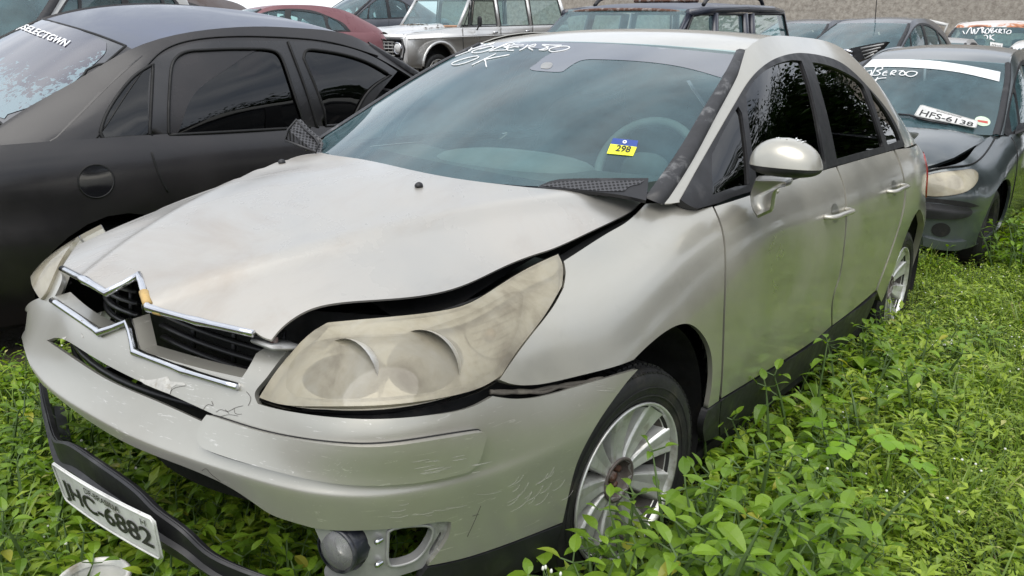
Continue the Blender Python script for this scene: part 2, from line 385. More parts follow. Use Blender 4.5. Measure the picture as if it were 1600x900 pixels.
S_((.80, .22, .12), (.835, .22, .25), (.861, .22, .40), (.870, .22, .51), (.873, .22, .58), (.870, .22, .68), (.848, .22, .79), (.79, .23, .885), (.672, .25, .955))
Y7 = [(.48, .0, .955), (.95, .0, .972), (1.45, .0, .98), (1.95, .0, .99), (2.40, 0, 1.0), (2.70, -.015, 1.003), (2.95, -.045, 1.0), (3.2, -.085, .99), (3.45, -.15, .975), (3.66, -.255, .965), (3.80, -.48, .96)]
for y, dx, zt in Y7:
    k = (zt-.965)
    zs = [.12, .25, .40, .52, .60, .71, .82, .905+k*.6, zt]; xs = [.80, .838, .863, .874, .877, .877, .866, .835, .782]
    if y > 2.9: xs = [x+(.02 if z < .62 else 0) for x, z in zip(xs, zs)]
    st.append([(x+dx, y, z) for x, z in zip(xs, zs)])
st.append([(0, 3.84+(.03 if z < .62 else 0), z) for z in [.12, .25, .40, .52, .60, .71, .82, .92, .96]])
half = st; full = [[(-p[0], p[1], p[2]) for p in s] for s in reversed(half[1:])]+half
WR = Surf(full, 420, 70)
def pxs(*p): return [tuple(q) for q in p]
# hood
hx = [0, .22, .42, .60, .78]
hy = [-.97, -.80, -.55, -.25, .02, .30]
hz = [[.735, .818, .893, .962, .998, 1.02], [.722, .803, .885, .957, .993, 1.015], [.68, .765, .852, .930, .978, 1.002], [.60, .69, .785, .872, .930, .968], [.45, .55, .66, .76, .83, .875]]
net = [[(s*hx[i], hy[j], hz[i][j]) for j in range(6)] for s, i in [(-1, 4), (-1, 3), (-1, 2), (-1, 1), (1, 0), (1, 1), (1, 2), (1, 3), (1, 4)]]
def hood_crease(G):
    x, y = np.abs(G[..., 0]), G[..., 1]; xc = np.interp(y, [-.85, -.5, 0, .3], [.13, .30, .50, .58])
    t = np.clip((x-xc)/.045, 0, 1); t = t*t*(3-2*t); rec = np.clip((x-xc)/.30, 0, 1)
    G = G.copy(); G[..., 2] += .006*np.exp(-((x-xc)/.05)**2)-.011*t*(1-.6*rec); return G
HD = Surf(net, 200, 160, post=hood_crease)
hood_o = path([(97, 417), (130, 433), (166, 454)], [(166, 454), (192, 440), (219, 423)], [(219, 423), (229, 450), (236, 478)], [(236, 478), (310, 500), (398, 518)],
              [(398, 518), (412, 527), (424, 531)], [(424, 531), (440, 512), (470, 490), (505, 477), (560, 470), (640, 464), (720, 447), (790, 415), (840, 396), (867, 387), (928, 359), (968, 340), (990, 327), (1004, 313)],
              [(1004, 313), (994, 308), (968, 306), (904, 299), (840, 294), (800, 290), (720, 280), (640, 265), (560, 248), (500, 238), (470, 226), (445, 222)],
              [(445, 222), (367, 247), (283, 284), (207, 315), (157, 346), (130, 371), (97, 417)])
hood = part('hood', HD, hood_o, HOODP, car, thick=.005)
# near-black shell and under-hood sheet, added to stand in for shade in the gaps
V, F = grid_net(WR.G); cc = np.array(V); keep = []
for f in F:
    c = cc[list(f)].mean(0)
    if abs(c[0]) > .55 and (math.hypot(c[1], c[2]-.305) < .43 or math.hypot(c[1]-2.71, c[2]-.305) < .43): continue
    if abs(c[0]) < .50 and c[1] < -.55 and c[2] > .53: continue
    if c[2] < .16 or (c[1] < -.5 and c[2] < .50): continue
    keep.append(f)
nn = []
uvs = np.array([(i/420, j/70) for i in range(421) for j in range(71)]); Vn = cc-WR.nrm(uvs)*.045
mesh_obj('gap_shade_shell', Vn, keep, INNER, car)
V, F = grid_net(HD.G); Vh = np.array(V)-[0, -.0, .075]
F = [f for f in F if abs(Vh[f[0]][0]) < .56 and Vh[f[0]][1] > -.52 and Vh[f[0]][1] < .2]
mesh_obj('hood_shade_sheet', Vh, F, INNER, car)
# ---- bumper
bump_o = path([(35, 490), (33, 515), (38, 545), (50, 577), (67, 602)], [(67, 602), (110, 637), (187, 687), (253, 716), (300, 734), (347, 755), (379, 774), (402, 790), (422, 803), (448, 813), (489, 825)],
              [(489, 825), (529, 829), (581, 828), (639, 823), (691, 815), (705, 816)], [(705, 816), (700, 840), (668, 884)], [(668, 884), (725, 872), (800, 847), (879, 816)],
              [(879, 816), (888, 775), (899, 731), (914, 696), (937, 656), (959, 624), (981, 595), (997, 577)],
              [(997, 577), (968, 585), (905, 603), (843, 620), (800, 623), (770, 619)], [(770, 619), (734, 637), (670, 649), (581, 655), (492, 649), (432, 639), (403, 631)],
              [(403, 631), (398, 615), (414, 593), (435, 565), (453, 545)], [(453, 545), (428, 538), (400, 553)], [(400, 553), (388, 575), (378, 590)],
              [(378, 590), (300, 572), (219, 548)], [(219, 548), (214, 524), (208, 498)], [(208, 498), (190, 505), (163, 516)], [(163, 516), (120, 492), (86, 462)],
              [(86, 462), (97, 432), (90, 420)], [(90, 420), (72, 460), (60, 466)], [(60, 466), (44, 475), (35, 490)])
slot = path([(73, 532), (92, 528), (133, 550), (200, 587), (267, 617), (333, 647)], [(333, 647), (330, 657), (323, 662)], [(323, 662), (233, 622), (167, 593), (110, 557), (73, 532)])
bumper = part('front_bumper', WR, bump_o, BUMPP, car, holes=[slot], thick=.012, step=.016)
part('bumper_moulding', WR, path([(333, 649), (350, 654), (408, 672), (494, 688), (581, 693), (668, 683), (740, 672), (749, 673), (751, 682)], [(751, 682), (746, 702), (737, 721), (725, 731)],
     [(725, 731), (668, 744), (595, 752), (523, 750), (437, 735), (350, 712), (325, 702)], [(325, 702), (318, 690), (322, 665), (333, 649)]), BUMPP, bumper, off=.018, thick=.022, step=.014)
MO = path([(333, 649), (350, 654), (408, 672), (494, 688), (581, 693), (668, 683), (740, 672), (749, 673), (751, 682)], [(751, 682), (746, 702), (737, 721), (725, 731)], [(725, 731), (668, 744), (595, 752), (523, 750), (437, 735), (350, 712), (325, 702)], [(325, 702), (318, 690), (322, 665), (333, 649)])
mesh_obj('moulding_gap', *tube([WR.at(WR.px(*p))[0]+WR.nrm(WR.px(*p))[0]*.0012 for p in MO], .0022, 5, closed=True), INNER, bumper)
# recessed ledges behind the lower chevron, grilles
def ledge(px_outer, px_inner, mat, dy=.038, n=8):
    """strip running from the bumper face inwards"""
    a = [np.array(WR.at(WR.px(*p)))[0] for p in spl1(px_outer, 6)]
    V = []; F = []
    for k, p in enumerate(a): V += [p, p+np.array([0, dy, .004])]
    for k in range(len(a)-1): F.append((2*k, 2*k+2, 2*k+3, 2*k+1))
    return V, F
led = join(ledge([(378, 592), (300, 573), (219, 549)], 0, 0), ledge([(219, 549), (208, 498)], 0, 0), ledge([(208, 498), (163, 517)], 0, 0), ledge([(163, 517), (120, 493), (86, 463)], 0, 0))
mesh_obj('grille_ledge', *led, BUMPP, bumper, smooth=False)
GR = simple('grille_black', (.012, .012, .013), .4)
def slats(za, zb, xa, xb, n, y0):
    out_ = []
    for k in range(n):
        z = za+(zb-za)*(k+.5)/n
        pts = [(x, y0+.11*(x/.42)**2, z-.05*abs(x)/.42) for x in np.linspace(xa, xb, 12)]
        out_.append(tube(pts, .009, 6, flat=(1, .6)))
    for x in np.linspace(xa+.08, xb-.08, 3): out_.append(tube([(x, y0+.012+.11*(x/.42)**2, za-.01-.05*abs(x)/.42), (x, y0+.022+.11*(x/.42)**2, zb-.05*abs(x)/.42)], .006, 5))
    return join(*out_)
for s in (1, -1):
    xa, xb = (.05, .43) if s > 0 else (-.43, -.05)
    mesh_obj('grille', *slats(.665, .775, xa, xb, 4, -.785), GR, bumper)
mesh_obj('lower_grille', *join(*[tube([(x, -.87+.10*(x/.42)**2, z) for x in np.linspace(-.5, .45, 16)], .008, 6) for z in (.55, .585)]), GR, bumper)
mesh_obj('radiator_panel', *patch([[(x, -.74+.2*(x/.5)**2, .30), (x, -.72+.2*(x/.5)**2, .55), (x, -.70+.2*(x/.5)**2, .76)] for x in np.linspace(-.5, .5, 7)]), INNER, car)
# chevrons
def chrome(name, surf, o, parent, off=.008, th=.012): return part(name, surf, path(*[[a, b] for a, b in zip(o, o[1:]+o[:1])]), CHROME, parent, off=off, thick=th, step=.01)
def bar(name, surf, pts, r, mat, parent, off=.004, n=10):
    """rounded chrome bar along a zigzag, with mitred corners"""
    P = [surf.at(surf.px(*p))[0]+surf.nrm(surf.px(*p))[0]*off for p in pts]; Q = []; rr = []
    for a, c in zip(P, P[1:]):
        m_ = max(2, int(np.linalg.norm(c-a)/.03))
        for k in range(m_):
            p = a+(c-a)*k/m_; Q.append(p)
    Q.append(P[-1]); Q = [Q[0]]+Q+[Q[-1]]; d0 = (Q[2]-Q[1]); d1 = (Q[-2]-Q[-3]); Q[0] = Q[1]-d0/np.linalg.norm(d0)*.002; Q[-1] = Q[-2]+d1/np.linalg.norm(d1)*.002
    rs_ = [r*.5]+[r]*(len(Q)-2)+[r*.5]; cor = {tuple(np.round(p, 6)) for p in P[1:-1]}
    rs_ = [x*(1.25 if tuple(np.round(q, 6)) in cor else 1) for x, q in zip(rs_, Q)]
    V, F = tube(Q, rs_, n, flat=(1, .8)); return mesh_obj(name, V, F, mat, parent)
bar('lower_chevron', WR, [(85, 470), (160, 521), (204, 504), (215, 551), (290, 580), (374, 605)], .0098, CHROME, bumper)
uc = bar('upper_chevron', HD, [(98, 420), (133, 438), (167, 458), (218, 431), (233, 482), (310, 503), (396, 522)], .0092, CHROME, hood, off=.001)
WORN = simple('bare_yellow_plastic', (.50, .34, .13), .6, vs=60)
bar('worn_patch', HD, [(225, 457), (231, 476)], .0098, WORN, hood, off=.0012); bar('worn_patch', HD, [(243, 486), (254, 489)], .0098, WORN, hood, off=.0012)
# fender
fend_o = path([(781, 593), (823, 533), (862, 483), (881, 449)], [(881, 449), (884, 425), (881, 408)], [(881, 408), (906, 392), (950, 364), (976, 349), (994, 334), (1009, 318)],
              [(1009, 318), (1040, 317), (1064, 316)], [(1064, 316), (1087, 328), (1098, 326), (1113, 323)], [(1113, 323), (1126, 355), (1132, 406), (1130, 490), (1128, 553), (1126, 596), (1123, 626)], [(1123, 626), (1106, 638)],
              [(1106, 638), (1112, 602), (1112, 558), (1101, 527), (1079, 507), (1052, 511), (1017, 536), (990, 562)], [(990, 562), (963, 572), (897, 589), (839, 601), (800, 600), (781, 593)])
part('fender', WR, fend_o, SILVER, car, mirror=True, thick=.014)
G1 = [(1116, 323), (1129, 355), (1135, 406), (1133, 490), (1131, 553), (1129, 596), (1127, 622)]
fd = path(G1, [(1127, 622), (1180, 590), (1235, 556), (1278, 527), (1299, 509)], [(1299, 509), (1299, 480), (1303, 456), (1311, 431), (1318, 384), (1321, 342), (1319, 300), (1315, 283), (1306, 261)],
          [(1306, 261), (1271, 271), (1176, 304), (1116, 323)])
fdoor = part('front_door', WR, fd, SILVER, car, mirror=True, thick=.012)
rd = path([(1308, 260), (1317, 283), (1321.5, 300), (1323.5, 342), (1320, 384), (1313, 431), (1305, 456), (1301, 480), (1301, 508)], [(1301, 508), (1335, 482), (1368, 454)],
          [(1368, 454), (1372, 443), (1383, 414), (1395, 380), (1408, 338), (1413, 300), (1409, 270), (1396, 235)], [(1396, 235), (1360, 245), (1308, 260)])
rdoor = part('rear_door', WR, rd, SILVER, car, mirror=True, thick=.012)
# rear quarter in plan/height coordinates (3D outline), with the wheel arch
def arch(yc, zc, r, a0, a1, n=14): return [(.87, yc+r*math.cos(a), zc+r*math.sin(a)) for a in np.linspace(R(a0), R(a1), n)]
dr = [WR.at(WR.px(*p))[0] for p in [(1370.5, 454), (1374.5, 443), (1385.5, 414), (1397.5, 380), (1410.5, 338), (1415.5, 300), (1411.5, 270), (1398.5, 234)]]
q_o = [tuple(p) for p in spl1(dr, 5)]+[(.79, 2.7, 1.0), (.77, 2.95, 1.0), (.72, 3.2, .99), (.65, 3.45, .975), (.53, 3.68, .965)]+[(.58, 3.72, .86), (.66, 3.66, .60), (.70, 3.6, .45), (.74, 3.5, .25)]+[(.84, 3.1, .22)]+arch(2.71, .305, .39, -12, 175)+[(.85, 2.3, .30)]
part('rear_quarter_panel', WR, q_o, SILVER, car, mirror=True, mode='3d', thick=.03, step=.025)
part('rear_fascia', WR, [(.52, 3.7, .96), (.3, 3.82, .96), (.004, 3.84, .96), (.004, 3.85, .6), (.004, 3.85, .2), (.3, 3.85, .2), (.71, 3.55, .25), (.64, 3.7, .6)], SILVER, car, mode='3d', step=.05, mirror=True)
REDL = simple('red_lamp_plastic', (.35, .03, .03), .2, coat=1)
part('tail_lamp', WR, [(.80, 3.12, .93), (.74, 3.3, .94), (.66, 3.5, .93), (.55, 3.68, .92), (.60, 3.7, .74), (.72, 3.45, .68), (.80, 3.2, .70)], REDL, car, mirror=True, mode='3d', off=.006, thick=.01, step=.03)
# sills
for nm, o_ in (('sill_trim', path([(1127, 625), (1180, 593), (1235, 560), (1278, 531), (1303, 508), (1340, 482), (1370, 457)], [(1370, 457), (1362, 478), (1352, 500)], [(1352, 500), (1300, 548), (1255, 583), (1200, 625), (1160, 655), (1125, 680)], [(1125, 680), (1124, 655), (1127, 625)])),
               ('front_skirt', path([(668, 886), (725, 874), (800, 849), (878, 819)], [(878, 819), (872, 840), (868, 885)], [(868, 885), (760, 912), (650, 925)], [(650, 925), (655, 905), (668, 886)])),
               ('mud_flap', path([(1105, 641), (1125, 627)], [(1125, 627), (1122, 680)], [(1122, 680), (1100, 690)], [(1100, 690), (1098, 665), (1105, 641)]))):
    part(nm, WR, o_, BLACKP, car, mirror=True, off=.002, thick=.02)
# ---- greenhouse side
ys = [.16, .45, .70, .95, 1.20, 1.6, 2.0, 2.4, 2.7, 2.95, 3.2, 3.45]
bx = [.770, .782, .784, .784, .784, .784, .784, .784, .770, .742, .70, .645]
bz = [.875, .945, .958, .962, .966, .972, .980, .990, .995, .993, .985, .975]
ex = [.735, .655, .618, .583, .553, .535, .525, .515, .52, .54, .56, .60]
ez = [.925, 1.085, 1.220, 1.345, 1.418, 1.445, 1.448, 1.41, 1.33, 1.215, 1.105, 1.01]
net = []
for i in range(12):
    row = []; H_ = ez[i]-bz[i]
    for f in (0, .22, .45, .68, .86, .95, 1):
        z = bz[i]+H_*f; w = min(1, H_/.35)
        x = bx[i]+(ex[i]-bx[i])*f+w*(.058*4*f*(1-f)*.62+.03*max(0, f-.6)*(1-f)*8)
        row.append((x, ys[i], z))
    net.append(row)
GH = Surf(net, 200, 80)
# roof
rys = [.90, 1.20, 1.6, 2.0, 2.4, 2.7, 2.95, 3.2, 3.45]
def eint(y, arr): return float(np.interp(y, ys, arr))
cz = {.90: 1.380, 1.20: 1.448, 1.6: 1.478, 2.0: 1.484, 2.4: 1.455, 2.7: 1.375, 2.95: 1.26, 3.2: 1.14, 3.45: 1.03}
net = []
for fx in (-1, -.9, -.6, -.3, 0, .3, .6, .9, 1):
    col_ = []
    for y in rys:
        xe, ze = eint(y, ex), eint(y, ez); yy = y+(.10*abs(fx)**2 if y < 1 else 0)
        if y < 1: xe, ze = .565, 1.362
        col_.append((fx*xe, yy, cz[y]-.012*(y > 1.1)+(ze-cz[y])*abs(fx)**2.4))
    net.append(col_)
RF = Surf(net, 120, 160)
# windscreen
net = []
for fx in (-1, -.6, -.3, 0, .3, .6, 1):
    a = abs(fx); col_ = []
    for (y0, z0, dy, dz, w) in ((-.05, .972, .26, -.012, .715), (.20, 1.085, .22, -.015, .69), (.45, 1.20, .17, -.02, .655), (.70, 1.305, .13, -.018, .615), (.905, 1.382, .10, -.015, .568)):
        col_.append((fx*w, y0+dy*a*a, z0+dz*a*a))
    net.append(col_)
WS = Surf(net, 120, 100)
V, F = trim(WS, [(u, .02+.11*abs(2*u-1)**5) for u in np.linspace(.0, 1, 24)]+[(1, v) for v in np.linspace(.2, 1, 8)]+[(u, 1.) for u in np.linspace(.95, 0, 14)]+[(0, v) for v in np.linspace(.95, .2, 8)], mode='uv', thick=.0, step=.04)
ws = mesh_obj('windscreen', V, F, WSG, car)
FRIT = simple('ceramic_band', (.03, .028, .035), .25, vs=5, coat=.6, dirt=(.10, .09, .09), dsc=4)
part('ceramic_band', WS, path([(488, 232), (500, 222), (516, 212)], [(516, 212), (600, 233), (700, 255), (820, 277), (900, 287), (1013, 283)], [(1013, 283), (1008, 312), (1000, 316)], [(1000, 316), (880, 305), (700, 283), (560, 255), (488, 240)]), FRIT, ws, off=-.003, thick=0)
part('top_shade_band', WS, path([(716, 84), (745, 70), (800, 66), (900, 67), (1000, 72), (1148, 86)], [(1148, 86), (1135, 110), (1127, 122)], [(1127, 122), (1060, 104), (980, 95), (925, 93)], [(925, 93), (905, 96), (880, 112)],
     [(880, 112), (872, 113), (838, 111)], [(838, 111), (828, 108), (838, 100)], [(838, 100), (850, 90), (870, 79)], [(870, 79), (800, 74), (750, 76), (716, 84)]),
     simple('blue_shade_band', (.045, .058, .082), .12, vs=3, coat=1), ws, off=.0012, thick=0)
part('sensor_pad', WS, path([(845, 104), (850, 99), (863, 100), (860, 107), (845, 107)]), SATIN, ws, off=.002, thick=0)
# black mouldings either side of the windscreen
ml = path([(1159, 77), (1166, 83), (1165, 92)], [(1165, 92), (1130, 150), (1080, 232), (1033, 316)], [(1033, 316), (1008, 313)], [(1008, 313), (1012, 282)], [(1012, 282), (1060, 221), (1100, 152), (1133, 105), (1150, 80), (1159, 77)])
def ws3(p, off):
    uv = WS.px(*p); return WS.at(uv)[0]+WS.nrm(uv)[0]*off
# strip along the screen edge, in the frame of the car, both sides
def strip(surfpts, w0, w1, off=.012, out_=.012):
    V = []; F = []
    for k, (v) in enumerate(np.linspace(.018, 1, 24)):
        w = w0+(w1-w0)*v
        i_ = WS.at([1-w/1.3, v])[0]+WS.nrm([1-w/1.3, v])[0]*.003; m_ = WS.at([1-w*.5/1.3, v])[0]+WS.nrm([.97, v])[0]*off
        o1 = WS.at([1, v])[0]+WS.nrm([.99, v])[0]*off*.8+np.array([out_, .004, 0]); o2 = o1+np.array([.004, .006, -.02])
        V += [i_, m_, o1, o2]
    for k in range(23):
        for j in range(3): F.append((4*k+j, 4*k+j+1, 4*k+j+5, 4*k+j+4))
    F.append((92, 93, 94, 95)); F.append((3, 2, 1, 0))
    return V, F
V, F = strip(None, .028, .02, off=.008, out_=.006)
mesh_obj('pillar_moulding', V, F, MOULD, car); mesh_obj('pillar_moulding', V, F, MOULD, car, flipx=True)
# side body of greenhouse: one silver side panel with the window opening
FR_O = [(1062, 313), (1103, 240), (1154, 152), (1176, 119), (1205, 95), (1235, 85), (1257, 84), (1301, 93), (1330, 111), (1352, 133), (1381, 166), (1400, 196), (1412, 226)]
uvs = [GH.px(*p) for p in FR_O]
fr_up = [tuple(p) for p in spl1(uvs, 6)]
vb = -.0
gh_o = [(0, 0), (0, .5), (0, 1)]+[(u, 1) for u in np.linspace(.02, 1, 40)]+[(1, .5), (1, 0)]+[(u, 0.0) for u in np.linspace(.98, fr_up[-1][0]+.004, 6)]+[(u+.0, v) for u, v in reversed(fr_up)]+[(fr_up[0][0], 0.)]
_gb = [tuple(GH.px(*p)) for p in ((1062, 316), (1047, 318), (1034, 318))]
gh_o = _gb+[(u, 1) for u in np.linspace(max(.02, _gb[-1][0]+.01), 1, 40)]+[(1, .5), (1, 0)]+[(u, 0.0) for u in np.linspace(.98, fr_up[-1][0]+.006, 6)]+[(u, max(v, .001)) for u, v in reversed(fr_up) if u > _gb[0][0]]
part('roof_side_panel', GH, gh_o, SILVER, car, mirror=True, mode='uv', thick=.004, step=.02)
GW = dict(
    quarter=path([(1152, 167), (1130, 205), (1111, 243)], [(1111, 243), (1111, 270), (1112, 305)], [(1112, 305), (1169, 289)], [(1169, 289), (1166, 240), (1158, 178)], [(1158, 178), (1152, 167)]),
    front=path([(1164, 150), (1172, 134), (1183, 121), (1198, 109), (1213, 101), (1235, 95), (1251, 96)], [(1251, 96), (1264, 134), (1276, 185), (1283, 225), (1288, 256)], [(1288, 256), (1240, 270), (1182, 287)], [(1182, 287), (1174, 240), (1164, 150)]),
    rear=path([(1268, 98), (1293, 103), (1323, 116), (1345, 132), (1352, 145)], [(1352, 145), (1367, 186), (1379, 229)], [(1379, 229), (1345, 238), (1306, 249)], [(1306, 249), (1297, 205), (1286, 160), (1268, 98)]),
    rearq=path([(1357, 140), (1370, 157), (1385, 178), (1400, 206), (1405, 220)], [(1405, 220), (1386, 227)], [(1386, 227), (1375, 195), (1357, 140)]))
fo = path(FR_O, [(1412, 226), (1412, 229)], [(1412, 229), (1360, 244), (1306, 259), (1271, 270), (1176, 303), (1110, 321), (1088, 327)], [(1088, 327), (1075, 322), (1062, 313)])
# frame surface runs a little below the belt
FRM = BLACKP
part('window_frame', GH, fo, FRM, car, mirror=True, holes=[GW[k] for k in GW], off=.004, thick=.02, step=.02)
for k in GW:
    nm = 'quarter_window' if 'quarter' in k or k == 'rearq' else 'side_window'
    part(nm, GH, GW[k], TINT, car, mirror=True, off=-.004, thick=0, step=.04)
part('roof', RF, [(u, v) for u, v in [(x, 0) for x in np.linspace(0, 1, 14)]+[(1, x) for x in np.linspace(.03, .72, 14)]+[(x, .72) for x in np.linspace(.95, .05, 10)]+[(0, x) for x in np.linspace(.72, .03, 14)]], SILVER, car, mode='uv', thick=.02, step=.03)
part('rear_window', RF, [(x, .725) for x in np.linspace(.04, .96, 10)]+[(.96, .86), (.95, .99)]+[(x, .99) for x in np.linspace(.9, .1, 8)]+[(.05, .99), (.04, .86)], WSG, car, mode='uv', thick=0, step=.05)
V, F = patch([[(x, 3.40, 1.02+.02*(1-abs(x))), (x, 3.62, 1.01+.01*(1-abs(x))), (x*.9, 3.82, .965)] for x in (-.62, -.3, 0, .3, .62)]); mesh_obj('boot_lid', V, F, SILVER, car)
# ------------------------------------------------------------------ writing helpers
def quad_text(txt, q, mat, parent, name='lettering', lift=.0012, bold=0, inset=(0, 0, 1, 1), shear=0, n=0):
    """text stretched into a quad of 3D points (lower left, lower right, upper right, upper left)"""
    q = [np.array(p, float) for p in q]; V, F = text_vf(txt, 1, bold, shear)
    A = np.array(V)[:, :2]; lo, hi = A.min(0), A.max(0); A = (A-lo)/(hi-lo)
    A = A*[inset[2]-inset[0], inset[3]-inset[1]]+[inset[0], inset[1]]
    nr = np.cross(q[1]-q[0], q[3]-q[0]); nr /= np.linalg.norm(nr)
    P = [(q[0]*(1-a)*(1-b)+q[1]*a*(1-b)+q[2]*a*b+q[3]*(1-a)*b)+nr*lift for a, b in A]
    return mesh_obj(name, P, F, mat, parent, smooth=False)
def quad_sheet(q, mat, parent, name, lift=0, thick=.001):
    q = [np.array(p, float) for p in q]; nr = np.cross(q[1]-q[0], q[3]-q[0]); nr /= np.linalg.norm(nr)
    V = [p+nr*lift for p in q]+[p+nr*(lift-thick) for p in q]
    return mesh_obj(name, V, [(0, 1, 2, 3), (7, 6, 5, 4), (0, 4, 5, 1), (1, 5, 6, 2), (2, 6, 7, 3), (3, 7, 4, 0)], mat, parent, smooth=False)
def strokes(surf, lines, r, mat, parent, name='marker_writing', off=.002, fr=None, smooth=True):
    out_ = []
    for l in lines:
        p2 = spl1(l, 5) if (smooth and len(l) > 2) else l
        uv = [surf.px(*p) for p in p2]; pts = [surf.at(u)[0]+surf.nrm(u)[0]*off for u in uv]
        out_.append(tube(pts, r, 5))
    return mesh_obj(name, *join(*out_), mat, parent)
INK = simple('black_plate_ink', (.02, .02, .02), .5)
# ------------------------------------------------------------------ headlights
lens_o = path([(405, 621), (428, 585), (457, 549), (485, 521), (512, 504)], [(512, 504), (577, 498), (641, 492), (698, 484), (737, 472), (777, 448), (823, 420), (872, 397)], [(872, 397), (878, 410), (880, 425), (878, 447)],
              [(878, 447), (848, 497), (812, 543), (784, 586)], [(784, 586), (752, 605), (688, 622), (599, 633), (510, 635), (440, 632), (405, 621)])
hous_o = path([(401, 625), (424, 588), (457, 545), (484, 516), (512, 500)], [(512, 500), (577, 494), (641, 488), (698, 480), (737, 468), (777, 444), (823, 416), (874, 392)], [(874, 392), (882, 410), (884, 425), (882, 449)],
              [(882, 449), (852, 499), (815, 547), (788, 590)], [(788, 590), (752, 612), (688, 629), (599, 640), (510, 642), (440, 638), (401, 625)])
def circ(c, rx, ry, n=22, rot=0):
    return [(c[0]+rx*math.cos(2*math.pi*k/n)*math.cos(rot)-ry*math.sin(2*math.pi*k/n)*math.sin(rot), c[1]+rx*math.cos(2*math.pi*k/n)*math.sin(rot)+ry*math.sin(2*math.pi*k/n)*math.cos(rot)) for k in range(n)]
for s in (False,):
    V, F = trim(WR, hous_o, off=-.004, thick=.10, step=.03)
    hl = bpy.data.objects.new('headlight', None)
    hl = mesh_obj('headlight', *trim(WR, hous_o, off=-.085, thick=.03, step=.03), BLACKP, car, flipx=s)
    # rim wall round the lens
    O = [WR.px(*p) for p in hous_o]; P = WR.at(O); N_ = WR.nrm(O); Vr = []; Fr = []
    for p, n_ in zip(P, N_): Vr += [p-n_*.006, p-n_*.086]
    m_ = len(P)
    for k in range(m_): Fr.append((2*k, 2*k+1, (2*k+3) % (2*m_), (2*k+2) % (2*m_)))
    mesh_obj('housing', Vr, Fr, BLACKP, hl, flipx=s)
    h1 = circ((533, 577), 74, 40, rot=-.12); h2 = circ((668, 556), 66, 52, rot=-.1)
    V, F = trim(WR, lens_o, holes=[h1, h2], off=-.030, thick=.006, step=.015); mesh_obj('bezel', V, F, BEZEL, hl, flipx=s)
    for (cx, cy), r_, tilt in (((533, 577), .083, 0), ((668, 556), .078, 12)):
        uv = WR.px(cx, cy); c = WR.at(uv)[0]-WR.nrm(uv)[0]*.045
        prof = [(r_*1.0, 0), (r_*.96, .014), (r_*.85, .032), (r_*.66, .047), (r_*.44, .055), (r_*.40, .056)]
        V, F = lathe(prof, 36, 'y'); M = Matrix.Translation(c) @ Matrix.Rotation(R(tilt), 4, 'Z') @ Matrix.Rotation(R(-4), 4, 'X')
        V, F = xf((V, F), M); rf_ = mesh_obj('reflector', V, F, REFL, hl, flipx=s)
        V, F = lathe([(.0005, .012), (r_*.20, .018), (r_*.34, .032), (r_*.40, .054), (r_*.42, .060)], 28, 'y')
        V, F = xf((V, F), M); mesh_obj('projector_lens', V, F, GR, rf_, flipx=s)
    uv = WR.px(772, 515); c = WR.at(uv)[0]-WR.nrm(uv)[0]*.028; n_ = WR.nrm(uv)[0]
    V, F = lathe([(.052, 0), (.046, .008), (.03, .014), (.001, .016)], 26, 'y'); q_ = Vector(-n_).to_track_quat('Y', 'Z').to_matrix().to_4x4()
    V, F = xf((V, F), Matrix.Translation(c+n_*.001) @ q_); mesh_obj('turn_signal', V, F, REFL, hl, flipx=s)
    V, F = lathe([(.012, -.004), (.011, -.016), (.001, -.019)], 14, 'y'); V, F = xf((V, F), Matrix.Translation(c+n_*.001) @ q_); mesh_obj('bulb', V, F, AMBER, hl, flipx=s)
    fl = []
    for k in range(9):
        fl.append([(742+k*.2, 492+k*12), (775+k*1, 482+k*11.4), (812-k*1.2, 466+k*11.6)])
    lines = [[WR.at(WR.px(*p))[0]-WR.nrm(WR.px(*p))[0]*.012 for p in l] for l in fl]
    V, F = join(*[tube(spl1(l, 4), .0011, 4) for l in lines]); mesh_obj('lens_flutes', V, F, LENSG, hl, flipx=s)
    # brow strip
    V, F = trim(WR, path([(512, 505), (577, 499), (641, 493), (698, 485), (737, 473), (777, 449), (823, 421), (871, 398)], [(871, 398), (875, 412), (868, 425)], [(868, 425), (820, 448), (780, 473), (735, 497), (690, 509), (640, 515), (606, 517), (570, 518), (512, 524), (490, 530)], [(490, 530), (512, 505)]), off=-.010, thick=.004, step=.015)
    mesh_obj('brow_strip', V, F, BEZEL, hl, flipx=s)
    li = path([(447, 606), (452, 572), (480, 541), (515, 529), (590, 526), (640, 521), (700, 502), (750, 482), (806, 455), (818, 462)], [(818, 462), (812, 505), (794, 548), (772, 578), (735, 598), (690, 610), (600, 621), (500, 623), (460, 618), (447, 606)])
    V, F = trim(WR, lens_o, holes=[li], off=.0, thick=.02, step=.015); mesh_obj('lens_edge', V, F, LENSB, hl, flipx=s)
    V, F = trim(WR, li, off=.0, thick=0, step=.015); mesh_obj('lens', V, F, LENSG, hl, flipx=s)
ro = path([(52, 432), (55, 448), (68, 469)], [(68, 469), (78, 456), (97, 413), (130, 366)], [(130, 366), (146, 349), (150, 338)], [(150, 338), (133, 343), (100, 364), (67, 400), (52, 432)])
hr = mesh_obj('headlight', *trim(WR, ro, off=-.003, thick=.03, step=.03), BEZEL, car); mesh_obj('lens', *trim(WR, ro, off=.008, thick=.012, step=.03), LENSG, hr)
